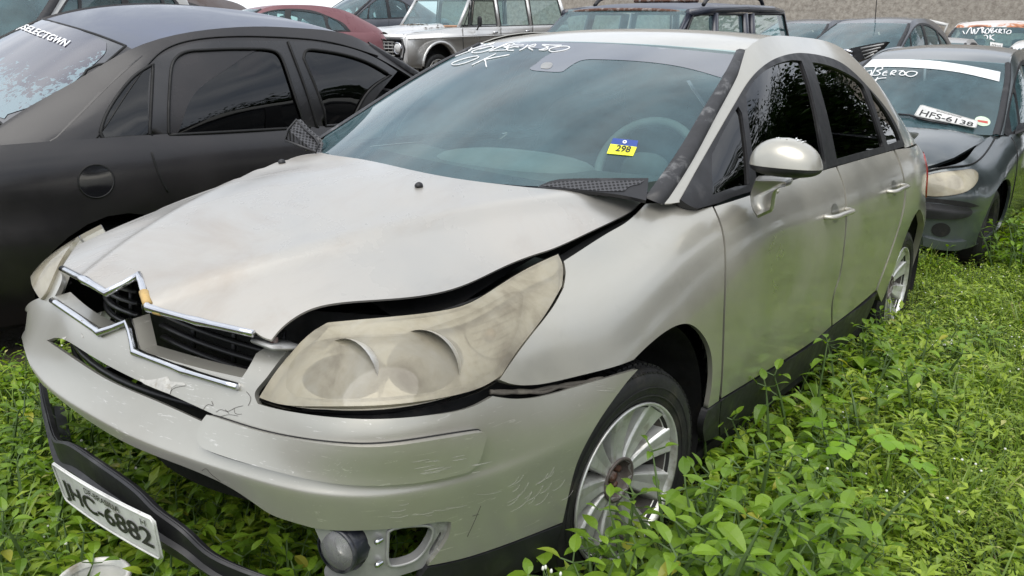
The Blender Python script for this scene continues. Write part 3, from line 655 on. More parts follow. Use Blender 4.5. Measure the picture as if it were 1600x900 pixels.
# bracket with a rusty bolt beside the headlight
uv = WR.px(428, 552); c = WR.at(uv)[0]
V, F = box((-.035, -.03, -.004), (.035, .05, .004), .002); mesh_obj('bumper_bracket', *xf((V, F), Matrix.Translation(c+np.array([0, .0, .018])) @ Matrix.Rotation(R(-14), 4, 'X')), SATIN, bumper)
V, F = lathe([(.001, .010), (.009, .009), (.009, .0)], 6, 'z'); mesh_obj('bolt', *xf((V, F), Matrix.Translation(c+np.array([0, .0, .023]))), RUST, bumper)
# tangled harness in the gap over the headlight and at the bumper seam
rnd = random.Random(4)
cab = []
for k in range(5):
    pts = [U(500+60*j, 496-4*j+rnd.uniform(-7, 7)-(6 if j > 3 else 0)-max(0, j-3)**2*4.2, z=.70+.012*j) for j in range(7)]; cab.append(tube(spl1(pts, 4), rnd.uniform(.003, .007), 6))
mesh_obj('wiring', *join(*cab), BLACKP, car)
cab = []
for k in range(3):
    l = [(775+22*j, 612+rnd.uniform(-4, 4)-max(0, j-3)*3.2) for j in range(9)]
    pts = [WR.at(WR.px(*p))[0]-WR.nrm(WR.px(*p))[0]*.018 for p in l]; cab.append(tube(spl1(pts, 3), rnd.uniform(.003, .006), 6))
mesh_obj('wiring', *join(*cab), simple('dusty_loom', (.10, .09, .075), .8, vs=30, dirt=(.3, .27, .22)), bumper)
# ------------------------------------------------------------------ fog lamp corner
fogo = path([(486, 826), (489, 823), (529, 826), (581, 825), (639, 820), (700, 812), (707, 818)], [(707, 818), (704, 834), (690, 862), (678, 886)], [(678, 886), (655, 896), (625, 906), (590, 916), (540, 918), (507, 912)],
            [(507, 912), (505, 893), (518, 886)], [(518, 886), (500, 855), (486, 826)])
hole1 = path([(608, 836), (617, 830), (662, 825), (676, 828), (679, 836), (670, 858), (654, 877), (634, 886), (615, 889), (608, 885), (608, 836)], n=3)
fogh = circ((547, 861), 29, 37, 20)
slit = path([(691, 836), (693, 840), (684, 857), (676, 872), (673, 870), (680, 855), (691, 836)], n=2)
fb = part('fog_lamp_bezel', WR, fogo, SATIN, bumper, holes=[hole1, fogh, slit], off=-.010, thick=.02, step=.012)
def loop_tube(surf, loop, r, off=0):
    pts = [surf.at(surf.px(*p))[0]+surf.nrm(surf.px(*p))[0]*off for p in loop]; return tube(pts, r, 6, closed=True)
mesh_obj('bezel_lip', *join(loop_tube(WR, hole1, .0035, -.008)), SATIN, fb)
uv = WR.px(541, 861); c = WR.at(uv)[0]+np.array([-.015, -.01, 0])
Mf = Matrix.Translation(c) @ Matrix.Rotation(R(8), 4, 'Z')
fog = mesh_obj('fog_lamp', *xf(join(lathe([(.040, -.001), (.044, .003), (.046, .012), (.047, .03), (.045, .05), (.038, .085), (.0, .09)], 12, 'y'), lathe([(.042, -.004), (.0455, -.004), (.0465, .004), (.044, .006)], 36, 'y')), Mf), simple('fog_lamp_shell', (.02, .022, .03), .3, dirt=(.12, .12, .12), dpos=(.5, .7), dsc=12), fb)
mesh_obj('fog_lamp_glass', *xf(lathe([(.0, -.013), (.015, -.012), (.03, -.008), (.042, .0)], 36, 'y'), Mf), glassmat('hazy_glass', (.8, .8, .8), dust_sheen=.28, rough=.1, dust_sheen_col=(.45, .45, .45)), fog)
mesh_obj('fog_lamp_bowl', *xf(lathe([(.041, .002), (.034, .02), (.02, .032), (.0, .036)], 30, 'y'), Mf), REFL, fog)
for p in ((590, 846), (590, 882)):
    uv = WR.px(*p); c = WR.at(uv)[0]; mesh_obj('screw', *xf(lathe([(.0, -.006), (.005, -.005), (.006, .0), (.006, .01)], 8, 'y'), Matrix.Translation(c)), CHROME, fb)
# ------------------------------------------------------------------ loose lower valance with the number plate
val = thing('loose_bumper_valance', 'loose black plastic lower bumper strip hanging in the weeds below the silver bumper', 'bumper strip')
tp = [(60, 600, -.74), (64, 625, -.79), (71, 655, -.86), (83, 690, -.925), (100, 694, -.945), (130, 712, -.962), (160, 733, -.975), (213, 773, -.985), (240, 800, -.985), (283, 832, -.97), (317, 864, -.95), (367, 890, -.92), (430, 912, -.88), (520, 935, -.82)]
A = [U(p[0], p[1], y=p[2]) for p in tp]; A = spl1(A, 4); V = []; F = []
for k, p in enumerate(A):
    w = k/(len(A)-1); h = .08+.05*math.sin(min(1, w*1.3)*math.pi)
    V += [p+[0, .016, -.004], p+[0, .004, .004], p, p+[.0, .010, -h*.45], p+[0, .0, -h*.5], p+[0, .03, -h], p+[0, .06, -h-.01]]
V7 = V; V = []; F = []
for j in range(6):      # each face of the strip keeps its crisp edge
    b0 = len(V)
    for k in range(len(A)): V += [V7[7*k+j], V7[7*k+j+1]]
    for k in range(len(A)-1): F.append((b0+2*k+2, b0+2*k+3, b0+2*k+1, b0+2*k))
vo = mesh_obj('valance_strip', V, F, BLACKP, val); bm_ = bmesh.new(); bm_.from_mesh(vo.data)
VI = [tuple(np.array(p)+np.array([0, .005, -.001])) for p in V]; mesh_obj('valance_back', VI, [tuple(reversed(f)) for f in F], BLACKP, vo); bm_.free()
PLM = simple('dirty_white_plate', (.62, .62, .60), .45, vs=14, dirt=(.16, .10, .07), dsc=13, dpos=(.60, .74), metal=0)
pl = thing('number_plate', 'bent dirty white number plate JHC-6882 on the loose black strip', 'number plate')
q4 = [U(97, 784, y=-1.00), U(250, 882, y=-1.00), U(238, 812, y=-1.02), U(76, 721, y=-1.025)]
c4 = sum(q4)/4
def plate(q, parent, mat, main, top, bend=0., dy=(0, .0)):
    """pressed plate with rounded corners, rim, small top line and large characters"""
    q = [np.array(p) for p in q]; nr = np.cross(q[1]-q[0], q[3]-q[0]); nr /= np.linalg.norm(nr)
    def Q(a, b, l=0): return q[0]*(1-a)*(1-b)+q[1]*a*(1-b)+q[2]*a*b+q[3]*(1-a)*b+nr*(l-bend*4*(a-.5)**2+bend*.6*(b-.5))
    n1, n2 = 28, 9; V = []; F = []
    for l in (0, -.0015):
        for i in range(n1+1):
            for j in range(n2+1):
                a, b = i/n1, j/n2; ca = .035; cb = .11   # rounded corners
                if a < ca: b = .5+(b-.5)*(1-.16*(1-a/ca))
                if a > 1-ca: b = .5+(b-.5)*(1-.16*(1-(1-a)/ca))
                V.append(Q(a, b, l))
    m_ = (n1+1)*(n2+1)
    for i in range(n1):
        for j in range(n2):
            a = i*(n2+1)+j; F.append((a, a+n2+1, a+n2+2, a+1)); F.append((m_+a+1, m_+a+n2+2, m_+a+n2+1, m_+a))
    ring = [(i, 0) for i in range(n1)]+[(n1, j) for j in range(n2)]+[(i, n2) for i in range(n1, 0, -1)]+[(0, j) for j in range(n2, 0, -1)]
    ids = [i*(n2+1)+j for i, j in ring]
    for k in range(len(ids)): a, b = ids[k], ids[(k+1) % len(ids)]; F.append((b, a, a+m_, b+m_))
    o = mesh_obj('plate', V, F, mat, parent)
    rim = [Q(a, b, .0015) for a, b in [(x, .045) for x in np.linspace(.03, .97, 14)]+[(.985, y) for y in np.linspace(.12, .88, 6)]+[(x, .955) for x in np.linspace(.97, .03, 14)]+[(.015, y) for y in np.linspace(.88, .12, 6)]]
    mesh_obj('plate_rim', *tube(rim, .0022, 5, closed=True), mat, o)
    for txt, (x0, y0, x1, y1), bold in main+top:
        Vt, Ft = text_vf(txt, 1, bold); T = np.array(Vt)[:, :2]; lo, hi = T.min(0), T.max(0); T = (T-lo)/(hi-lo)*[x1-x0, y1-y0]+[x0, y0]
        mesh_obj('lettering', [Q(a, b, .0022) for a, b in T], Ft, INK, o, smooth=False)
    return o
plate(q4, pl, PLM, [('JHC-6882', (.06, .11, .95, .68), .018)], [('DF-BRASILIA', (.36, .72, .70, .86), .01), ('H', (.88, .72, .92, .86), 0)], bend=.006)
# ------------------------------------------------------------------ wheels
def build_wheel(cx, cy, cz, turn, right=False):
    w = bpy.data.objects.new('wheel', None); COL.objects.link(w); w.parent = car; w.empty_display_size = .1
    w.location = (cx, cy, cz); w.rotation_euler = (0, 0, R(turn)); w.scale = (.965,)*3; return w
def wheel_meshes():
    T = {}
    prof = [(.218, -.085), (.235, -.098), (.262, -.104), (.287, -.100), (.303, -.090), (.3095, -.078)]
    T['tyre'] = lathe(prof+[(.3115, -.05), (.3125, 0), (.3115, .05)]+[(r_, -a) for r_, a in reversed(prof)]+[(.205, .08), (.2, 0), (.205, -.08), (.218, -.085)], 64)
    tr = []
    for k in range(84):     # tread blocks and shoulder ribs
        t = 2*math.pi*k/84
        for a0, a1 in ((-.094, -.062), (-.056, -.012), (-.006, .006), (.012, .056), (.062, .094)):
            r0 = .3165 if abs(a0) < .06 and abs(a1) < .06 else .3125
            V = []
            for rr in (.300, r0):
                for a_ in (a0, a1):
                    for dt in (-.027, .027):
                        rr2 = rr-(.010 if (abs(a_) > .09 and rr > .305) else 0); V.append((a_, rr2*math.cos(t+dt+a_*.6), rr2*math.sin(t+dt+a_*.6)))
            tr.append((V, [(4, 5, 7, 6), (0, 4, 6, 2), (1, 3, 7, 5), (0, 1, 5, 4), (2, 6, 7, 3)]))
    T['tread'] = join(*tr)
    ring = lathe([(.263, .1055), (.265, .107), (.268, .1055)], 48); ring2 = lathe([(.240, .1015), (.242, .1030), (.245, .1015)], 48)
    T['tyre'] = join(T['tyre'], ring, ring2)
    T['rim'] = lathe([(.2185, .088), (.2235, .094), (.2215, .100), (.216, .098), (.212, .088), (.208, .078), (.203, .070)], 64)
    T['barrel'] = lathe([(.203, .070), (.197, .052), (.190, .0), (.194, -.07), (.214, -.085)], 48)
    sp = []
    for k in range(9):
        M = Matrix.Rotation(2*math.pi*k/9+.12, 4, 'X'); V = []; secs = [(.052, .027, .062, .034), (.075, .031, .060, .032), (.11, .040, .063, .030), (.15, .050, .070, .028), (.185, .060, .079, .026), (.207, .067, .087, .020)]
        for r_, hw, ax, th in secs:   # flat-faced spoke that widens to the rim
            V += [(ax-th-.016, -hw*.80, r_), (ax-.008, -hw*.66, r_), (ax, -hw*.56, r_), (ax-.004, 0, r_), (ax, hw*.56, r_), (ax-.008, hw*.66, r_), (ax-th-.016, hw*.80, r_)]
        F = []
        for i in range(len(secs)-1):
            for j in range(7): a, b = 7*i+j, 7*i+(j+1) % 7; F.append((a, b, b+7, a+7))
        F.append(tuple(range(7))); sp.append(xf((V, F), M))
    T['spokes'] = join(*sp)
    T['hub'] = lathe([(.062, .060), (.063, .064), (.056, .066), (.051, .050), (.050, .022), (.0, .020)], 32)
    T['disc'] = lathe([(.05, .0), (.135, .0), (.137, -.012), (.136, -.025), (.05, -.025)], 40)
    nuts = []
    for k in range(4):
        a = math.pi*k/2+.5; nuts.append(lathe([(.0, .046), (.009, .044), (.011, .024)], 6, c=(0, .03*math.cos(a), .03*math.sin(a))))
    nuts.append(lathe([(.0, .050), (.014, .047), (.018, .024)], 14)); T['nuts'] = join(*nuts)
    return T
WMS = wheel_meshes()
def fill_wheel(w, mats, keys=('tyre', 'tread', 'rim', 'barrel', 'spokes', 'hub', 'disc', 'nuts'), flip=False):
    par = {'tyre': 'tyre', 'rim': 'rim'}
    objs = {}
    for k in keys:
        V, F = WMS[k]; p = w
        if k == 'tread': p = objs['tyre']
        if k in ('spokes', 'hub', 'nuts', 'barrel') and 'rim' in objs: p = objs['rim']
        nm = {'disc': 'brake_disc', 'nuts': 'wheel_nuts', 'spokes': 'spokes'}.get(k, k)
        o = mesh_obj(nm, V, F, mats[k], p, smooth=k not in ('tread', 'spokes'), flipx=flip); objs[k] = o
        if k == 'spokes':
            md = o.modifiers.new('b', 'BEVEL'); md.width = .0025; md.segments = 2; md.limit_method = 'ANGLE'; md.angle_limit = R(25)
        
HUBD = simple('dirty_hub', (.13, .11, .10), .6, vs=30, dirt=(.30, .27, .25), dsc=40, metal=.4)
WMAT = dict(tyre=RUBBER, tread=RUBBER, rim=RIMP, spokes=RIMP, hub=HUBD, disc=RUST, nuts=RUST, barrel=simple('shade_dark_barrel', (.05, .045, .04), .7, vs=20, dirt=(.14, .12, .10)))  # barrel colour darkened to paint shade between the spokes, under dirt stains
for cx, cy, turn, fl in ((.733, 0, -6, 0), (.733, 2.71, 0, 0), (-.733, 0, -6, 1), (-.733, 2.71, 0, 1)):
    w = build_wheel(cx, cy, .283, turn); w.rotation_euler[0] = R(17*cy); fill_wheel(w, WMAT, flip=bool(fl))
for yc in (0, 2.71):
    for s in (1, -1):
        V = []; F = []; n = 30
        for k in range(n+1):
            a = R(-15+210*k/n); V += [(s*float(np.interp(yc+.392*math.cos(a), [-.40, -.2, .1, 5], [.765, .80, .825, .835])), yc+.392*math.cos(a), .305+.392*math.sin(a)), (s*.48, yc+.40*math.cos(a), .305+.40*math.sin(a))]
        for k in range(n): F.append((2*k, 2*k+1, 2*k+3, 2*k+2))
        V.append((s*.48, yc, .305)); c_ = len(V)-1
        for k in range(n): F.append((2*k+1, c_, 2*k+3))
        mesh_obj('wheel_arch_liner', V, F, INNER, car)
V, F = box((-.80, .42, .15), (.80, 2.3, .19)); mesh_obj('underfloor', V, F, INNER, car, smooth=False)
# ------------------------------------------------------------------ mirrors
def superell(c, rx, ry0, ry1, rz0, rz1, nx=28, nz=16, p=.85):
    V = []; F = []
    for j in range(nz+1):
        ph = -math.pi/2+math.pi*j/nz
        for i in range(nx):
            th = 2*math.pi*i/nx; cs = lambda v: math.copysign(abs(v)**p, v)
            x = cs(math.cos(th))*abs(math.cos(ph))**p; y = cs(math.sin(th))*abs(math.cos(ph))**p; z = cs(math.sin(ph))
            V.append((c[0]+x*rx, c[1]+y*(ry1 if y > 0 else ry0), c[2]+z*(rz1 if z > 0 else rz0)))
    for j in range(nz):
        for i in range(nx): a = j*nx+i; b = j*nx+(i+1) % nx; F.append((a, b, b+nx, a+nx))
    return V, F
MC = np.array([.945, .475, 1.063])
for s in (False,):
    V, F = superell((0, 0, 0), .094, .074, .048, .028, .074, p=.85); V = [(x, y, z-(.10*x if x > 0 else 0)*1.2*(z > 0)) for x, y, z in V]
    M = Matrix.Translation(MC) @ Matrix.Rotation(R(12), 4, 'Z')
    top = [f for f in F if min(V[i][2] for i in f) > -.004-.001]; low = [f for f in F if f not in top]
    mr = mesh_obj('door_mirror', *xf((V, top), M), SILVER, car, flipx=s)
    mesh_obj('mirror_shell', *xf(([(x*.985, y*.985, z*1.0) for x, y, z in V], low), M), BLACKP, mr, flipx=s)
    a0 = WR.at(WR.px(1190, 322))[0]; ap = [U(x, y, y=.50) for x, y in path([(1181, 279), (1210, 279), (1234, 280)], [(1234, 280), (1236, 288), (1222, 292), (1212, 300), (1209, 315), (1206, 331)], [(1206, 331), (1184, 341)], [(1184, 341), (1176, 328), (1172, 310), (1174, 295), (1181, 279)], n=3)]
    n_a = len(ap); cen = sum(ap)/n_a; V = [p+[0, .0, 0] for p in ap]+[cen+(p-cen)*.86+[0, -.014, 0] for p in ap]+[p+[-.02, .07, 0] for p in ap]
    F = [tuple(range(n_a, 2*n_a))]+[((k+1) % n_a, k, n_a+k, n_a+(k+1) % n_a) for k in range(n_a)]+[(k, (k+1) % n_a, 2*n_a+(k+1) % n_a, 2*n_a+k) for k in range(n_a)]
    mesh_obj('mirror_arm', V, F, SILVER, mr, smooth=True, flipx=s)
    V, F = box((-.012, -.004, -.007), (.012, .004, .007), .003); cc_ = a0+np.array([.035, -.0, .048]); mesh_obj('side_repeater', *xf((V, F), Matrix.Translation(cc_) @ Matrix.Rotation(R(50), 4, 'Z')), BEZEL, mr, flipx=s)
# flaking paint on the mirror
fk = []
for k in range(16):
    a = rnd.uniform(-.7, .9); x = .05*math.sin(a); y = rnd.uniform(-.03, .02); z = .074*max(.1, 1-(x/.088)**2-(y/.072)**2)**.5
    V, F = box((-.004, -.002, -.0004), (.004, .002, .0004)); M = Matrix.Translation(MC+np.array([x, y, z+.001])) @ Matrix.Rotation(rnd.uniform(0, 6), 4, 'Z') @ Matrix.Rotation(rnd.uniform(-.4, .4), 4, 'Y'); fk.append(xf((V, F), M))
mesh_obj('flaking_paint', *join(*fk), WHITE, car, smooth=False)
# ------------------------------------------------------------------ handles, nozzles
HSHADE = simple('recess_shade_paint', (.30, .295, .27), .35, metal=.7, coat=.6)  # flat darker oval behind each handle paints in the recess shade
for (p, q_) in (((1288, 339), (1321, 327)), ((1386, 299), (1408, 289))):
    a = WR.at(WR.px(*p))[0]; b = WR.at(WR.px(*q_))[0]; m_ = (a+b)/2; m_[2] = (a[2]+b[2])/2
    pts = [a+[-.003, 0, 0], a+[.024, .012, 0], m_+[.034, 0, .002], b+[.026, -.012, 0], b+[-.003, 0, 0]]
    V, F = tube(spl1(pts, 5), .0115, 10, flat=(1, .8)); n_ = WR.nrm(WR.near(m_))[0]
    Vc, Fc = lathe([(.0, .004), (.03, .003), (.042, -.001)], 24, 'x'); Vc = [(x*1, y*.9, z*.95) for x, y, z in Vc]
    for s in (False, True):
        h = mesh_obj('door_handle', V, F, SILVER, car, flipx=s)
        rg = [WR.at(WR.near(m_+[0, .040*r_*math.cos(t), .036*r_*math.sin(t)]))[0]+n_*(.0012-.0 if r_ == 1 else .0008) for r_ in (1, .6) for t in np.linspace(0, 2*math.pi, 22, endpoint=False)]
        mesh_obj('handle_shade_oval', rg, [(k, (k+1) % 22, 22+(k+1) % 22, 22+k) for k in range(22)]+[tuple(range(22, 44))], HSHADE, h, flipx=s)
for p in ((441, 255), (655, 292)):
    c = HD.at(HD.px(*p))[0]; V, F = superell((0, 0, 0), .011, .014, .010, .004, .011, 14, 8, 1)
    mesh_obj('washer_nozzle', *xf((V, F), Matrix.Translation(c+np.array([0, 0, .002]))), BLACKP, hood)
# ------------------------------------------------------------------ cowl vents
def ventmat():
    m, t, o = nodes('honeycomb_vent'); c = t.nodes.new('ShaderNodeTexCoord'); mp_ = t.nodes.new('ShaderNodeMapping'); mp_.inputs['Scale'].default_value = (1, 1, 1); mp_.inputs['Rotation'].default_value = (0, 0, R(45))
    L(t, c.outputs['Object'], mp_.inputs[0]); v = t.nodes.new('ShaderNodeTexVoronoi'); v.inputs['Scale'].default_value = 92; v.inputs['Randomness'].default_value = 0; v.voronoi_dimensions = '2D'; L(t, mp_.outputs[0], v.inputs['Vector'])
    f = ramp(t, v.outputs['Distance'], [(.30, 0.), (.36, 1.)]); col_ = mixc(t, f, (.002, .002, .002), (.06, .06, .065)); b = bsdf(t, o, Base_Color=col_, Roughness=.5); bump(t, b, f, 1, .004); return m
VENT = ventmat()
part('cowl_surround', WS, path([(838, 296), (860, 286), (890, 282), (1013, 281)], [(1013, 281), (1009, 316)], [(1009, 316), (960, 306), (838, 296)]), BLACKP, car, off=.006, thick=.01, step=.02)
part('cowl_vent', WS, path([(848, 294), (868, 288), (935, 286), (1006, 285)], [(1006, 285), (998, 291), (985, 294), (975, 302)], [(975, 302), (940, 302), (848, 294)]), VENT, car, off=.0075, thick=0, step=.02)
vp = [U(p[0], p[1], y=p[2]) for p in [(446, 219, .05), (450, 203, .05), (463, 187, .10), (476, 202, .10), (492, 215, .10), (498, 225, .10), (494, 238, .07)]]
V = [p for p in vp]+[p+np.array([.008, .014, .002]) for p in vp]; n7 = len(vp)
F = [tuple(range(n7)), tuple(range(2*n7-1, n7-1, -1))]+[(k, (k+1) % n7, n7+(k+1) % n7, n7+k) for k in range(n7)]
lv = mesh_obj('loose_cowl_vent', V, F, VENT, car, smooth=False)
mesh_obj('vent_rim', *tube([p+np.array([.002, -.002, 0]) for p in vp], .0045, 6, closed=True), BLACKP, lv)
# ------------------------------------------------------------------ writing and tag on the screen
def cz_(s, ox, oy, k): return [[(ox+x/k, oy+y/k) for x, y in l] for l in s]
rb = [[(80, 243), (200, 180), (300, 135), (430, 100)], [(290, 150), (420, 105), (540, 95), (585, 95), (560, 115), (450, 140), (280, 190), (260, 200), (262, 212)],
      [(420, 175), (330, 200), (300, 220), (330, 230), (450, 215), (540, 180), (570, 155), (540, 150), (470, 165), (400, 185)],
      [(515, 210), (620, 165), (740, 125)], [(660, 150), (740, 115), (810, 108), (830, 118), (790, 140), (700, 160), (730, 165), (740, 185), (700, 195), (600, 200), (520, 210)],
      [(780, 125), (745, 150), (755, 170), (735, 185), (760, 198), (825, 198)], [(765, 170), (830, 155), (885, 158)], [(830, 130), (900, 135), (950, 130)],
      [(895, 200), (960, 165), (1000, 130)], [(1000, 150), (1060, 130), (1100, 125), (1080, 145), (1010, 165), (1040, 185), (1060, 195)],
      [(1140, 190), (1180, 195), (1230, 190), (1250, 165), (1200, 140), (1180, 130), (1300, 135), (1420, 135)], [(1260, 150), (1210, 175), (1140, 195)],
      [(1400, 150), (1300, 170), (1265, 195), (1290, 212), (1390, 208), (1500, 180), (1520, 160), (1480, 148), (1400, 150)]]
ok = [[(370, 268), (250, 290), (120, 330), (50, 365), (65, 378), (180, 365), (310, 320), (385, 280), (370, 268)], [(600, 240), (450, 310), (300, 382)], [(770, 252), (600, 285), (450, 315)], [(450, 315), (470, 335), (475, 370), (485, 405)]]
strokes(WS, cz_(rb+ok, 700, 55, 8), .0028, WHITE, ws)
def wq(pp, off=.003): return [WS.at(WS.px(*p))[0]+WS.nrm(WS.px(*p))[0]*off for p in pp]
YEL = simple('yellow_tag', (.85, .83, .04), .45); BLU = simple('blue_tag', (.03, .07, .30), .45)
q = wq([(948, 241), (989, 245), (995, 231), (954, 226)]); tg = quad_sheet(q, YEL, ws, 'yellow_tag')
quad_text('298', q, INK, tg, inset=(.27, .28, .82, .95), bold=.02)
q = wq([(954, 226), (995, 231), (997, 221), (958, 217)]); tb = quad_sheet(q, BLU, ws, 'blue_tag')
quad_text('o', q, WHITE, tb, inset=(.42, .25, .58, .8), bold=.04)
# ------------------------------------------------------------------ cabin
CAB = simple('cabin_grey', (.10, .105, .10), .8, vs=3); CABL = simple('cabin_light_trim', (.24, .25, .24), .75, vs=3); SEAT = simple('seat_cloth', (.17, .17, .165), .95, vs=8)
hy_ = []
net = [[(x, y-.0+.18*(x/.7)**2, z) for y, z in ((-.02, .93), (.2, .955), (.42, .97), (.60, .965), (.72, .90), (.74, .60))] for x in np.linspace(-.60, .60, 9)]
mesh_obj('dashboard', *patch(net, 30, 30), CAB, car)
V, F = superell((0, .52, .955), .30, .16, .20, .05, .055, 30, 12, .8); mesh_obj('instrument_hood', V, F, CABL, car)
V, F = tube([(.36+.185*math.cos(a), .80+.07*math.sin(a), .965+.16*math.sin(a)) for a in np.linspace(0, 2*math.pi, 36, endpoint=False)], .016, 8, closed=True)
swo = mesh_obj('steering_wheel', V, F, CABL, car); V, F = superell((.36, .80, .955), .09, .05, .04, .07, .07, 16, 10); mesh_obj('steering_hub', V, F, CAB, swo)
def seat(x, y):
    sb = mesh_obj('seat', *superell((x, y+.02, .52), .25, .28, .28, .12, .10, 20, 12, .6), SEAT, car)
    V, F = superell((0, 0, 0), .24, .09, .08, .34, .33, 20, 14, .65); mesh_obj('seat_back', *xf((V, F), Matrix.Translation((x, y+.34, .86)) @ Matrix.Rotation(R(-16), 4, 'X')), SEAT, sb)
    V, F = superell((0, 0, 0), .13, .05, .05, .08, .09, 16, 10, .7); mesh_obj('headrest', *xf((V, F), Matrix.Translation((x, y+.47, 1.25)) @ Matrix.Rotation(R(-10), 4, 'X')), SEAT, sb)
seat(.36, 1.15); seat(-.36, 1.15)
V, F = superell((0, 2.3, .75), .66, .12, .10, .35, .33, 24, 12, .5); mesh_obj('rear_seat', V, F, SEAT, car)
V, F = box((-.74, .3, .22), (.74, 2.9, .28)); mesh_obj('cabin_floor', V, F, INNER, car, smooth=False)
Vh = [tuple(v) for v in RF.G[:, ::4].reshape(-1, 3)-np.array([0, 0, .03])]; nv_ = RF.G[:, ::4].shape[1]
F = [(i*nv_+j, (i+1)*nv_+j, (i+1)*nv_+j+1, i*nv_+j+1) for i in range(120) for j in range(nv_-1) if RF.G[i, j*4][1] > 1.0 and j < nv_*.68]; mesh_obj('headlining', Vh, F, CABL, car)
V, F = superell((.02, .86, 1.315), .10, .02, .02, .03, .03, 16, 8, .7); mesh_obj('rear_view_mirror', V, F, BLACKP, car)

# ------------------------------------------------------------------ damage on the bumper: flaked paint, cracks and scratches
FLK = simple('bare_flaked_plastic', (.50, .49, .46), .55, vs=60, dirt=(.3, .27, .22), dsc=40)
CRK = simple('crack_line', (.06, .05, .045), .8); SCR = simple('scratch_line', (.60, .59, .55), .5)
def fl(o, m=FLK, off=.0008): 
    V, F = trim(WR, path(*[[a, b] for a, b in zip(o, o[1:]+o[:1])]), off=off, thick=.0008, step=.01); return V, F
flakes = [fl(o) for o in ([(214, 590), (230, 594), (246, 592), (262, 588), (266, 596), (288, 598), (291, 602), (276, 601), (268, 606), (266, 616), (255, 612), (240, 606), (226, 600)],
    [(97, 528), (104, 526), (101, 531)], [(127, 520), (131, 527), (128, 528)])]
mesh_obj('flaked_paint_patch', *join(*flakes), FLK, bumper)
def lines(Ls, r, mat, nm, off=.0008):
    o_ = []
    for l in Ls:
        p2 = spl1(l, 3) if len(l) > 2 else l; o_.append(tube([WR.at(WR.px(*p))[0]+WR.nrm(WR.px(*p))[0]*off for p in p2], r, 4))
    return mesh_obj(nm, *join(*o_), mat, bumper)
lines([[(318, 640), (326, 632), (333, 634), (331, 627)], [(338, 644), (346, 640), (355, 643), (366, 638), (380, 634)], [(345, 651), (357, 648), (372, 650)], [(352, 640), (358, 646)], [(366, 638), (368, 646), (378, 647)], [(385, 612), (392, 622), (388, 634)], [(266, 616), (270, 608), (290, 603)], [(316, 735), (322, 732), (328, 738), (345, 752)], [(751, 790), (742, 812), (730, 838)], [(738, 806), (748, 803)]], .0004, CRK, 'crack')
rs_ = random.Random(12); S_ = []
for k in range(9):
    x0, y0 = rs_.uniform(600, 760), rs_.uniform(770, 812); l = rs_.uniform(10, 45); S_.append([(x0, y0), (x0+l*.5, y0-l*.04+1), (x0+l, y0-l*.14)])
for k in range(16):
    x0, y0 = rs_.uniform(790, 880), rs_.uniform(745, 800); l = rs_.uniform(8, 34); S_.append([(x0, y0), (x0+l*.6, y0-l*.35), (x0+l, y0-l*.95)])
for k in range(18):
    x0, y0 = rs_.uniform(640, 735), rs_.uniform(706, 735); l = rs_.uniform(8, 30); S_.append([(x0, y0), (x0+l, y0-l*.17)])
for k in range(8):
    x0, y0 = rs_.uniform(905, 950), rs_.uniform(590, 612); l = rs_.uniform(8, 26); S_.append([(x0, y0), (x0+l, y0+l*.1)])
for k in range(22):
    x0, y0 = rs_.uniform(515, 560), rs_.uniform(712, 742); S_.append([(x0, y0), (x0+2, y0-rs_.uniform(.5, 2.5))])
lines(S_, .00045, SCR, 'scratch', off=.0195) if False else lines(S_[:25]+S_[43:51], .00016, SCR, 'scratch')
lines(S_[25:43]+S_[51:], .00018, SCR, 'scratch', off=.0186)
# ------------------------------------------------------------------ the other cars: the same kind of nets, restretched to each car's own proportions
def uvs_of(surf, o): return [tuple(surf.px(*p)) for p in o]
UVG = {k: uvs_of(GH, GW[k]) for k in GW}; UVF = uvs_of(GH, fo)
UVW = {'fender': uvs_of(WR, fend_o), 'lens': uvs_of(WR, lens_o)}
def gapline(i0, i1): return [tuple(WR.px(*p)) for p in spl1(i0, 4)]
GAPS = [gapline(G1, 0), gapline([(1306, 261), (1315, 283), (1319, 300), (1321, 342), (1318, 384), (1311, 431), (1303, 456), (1299, 480), (1299, 509)], 0), gapline([(1370, 454), (1383, 414), (1395, 380), (1408, 338), (1413, 300), (1409, 270), (1396, 237)], 0)]
HUV = uvs_of(HD, hood_o); HUV = [tuple(HD.near(p)) for p in [(x, y, HD.at(HD.near((x, y, .9)))[0][2]) for x, y in
      [(-.42, -.76), (-.2, -.80), (0, -.81), (.2, -.80), (.42, -.76), (.50, -.60), (.57, -.40), (.62, -.1), (.66, .22), (.4, .06), (.15, -.03), (0, -.05), (-.15, -.03), (-.4, .06), (-.66, .22), (-.62, -.1), (-.57, -.40), (-.50, -.60)]]]
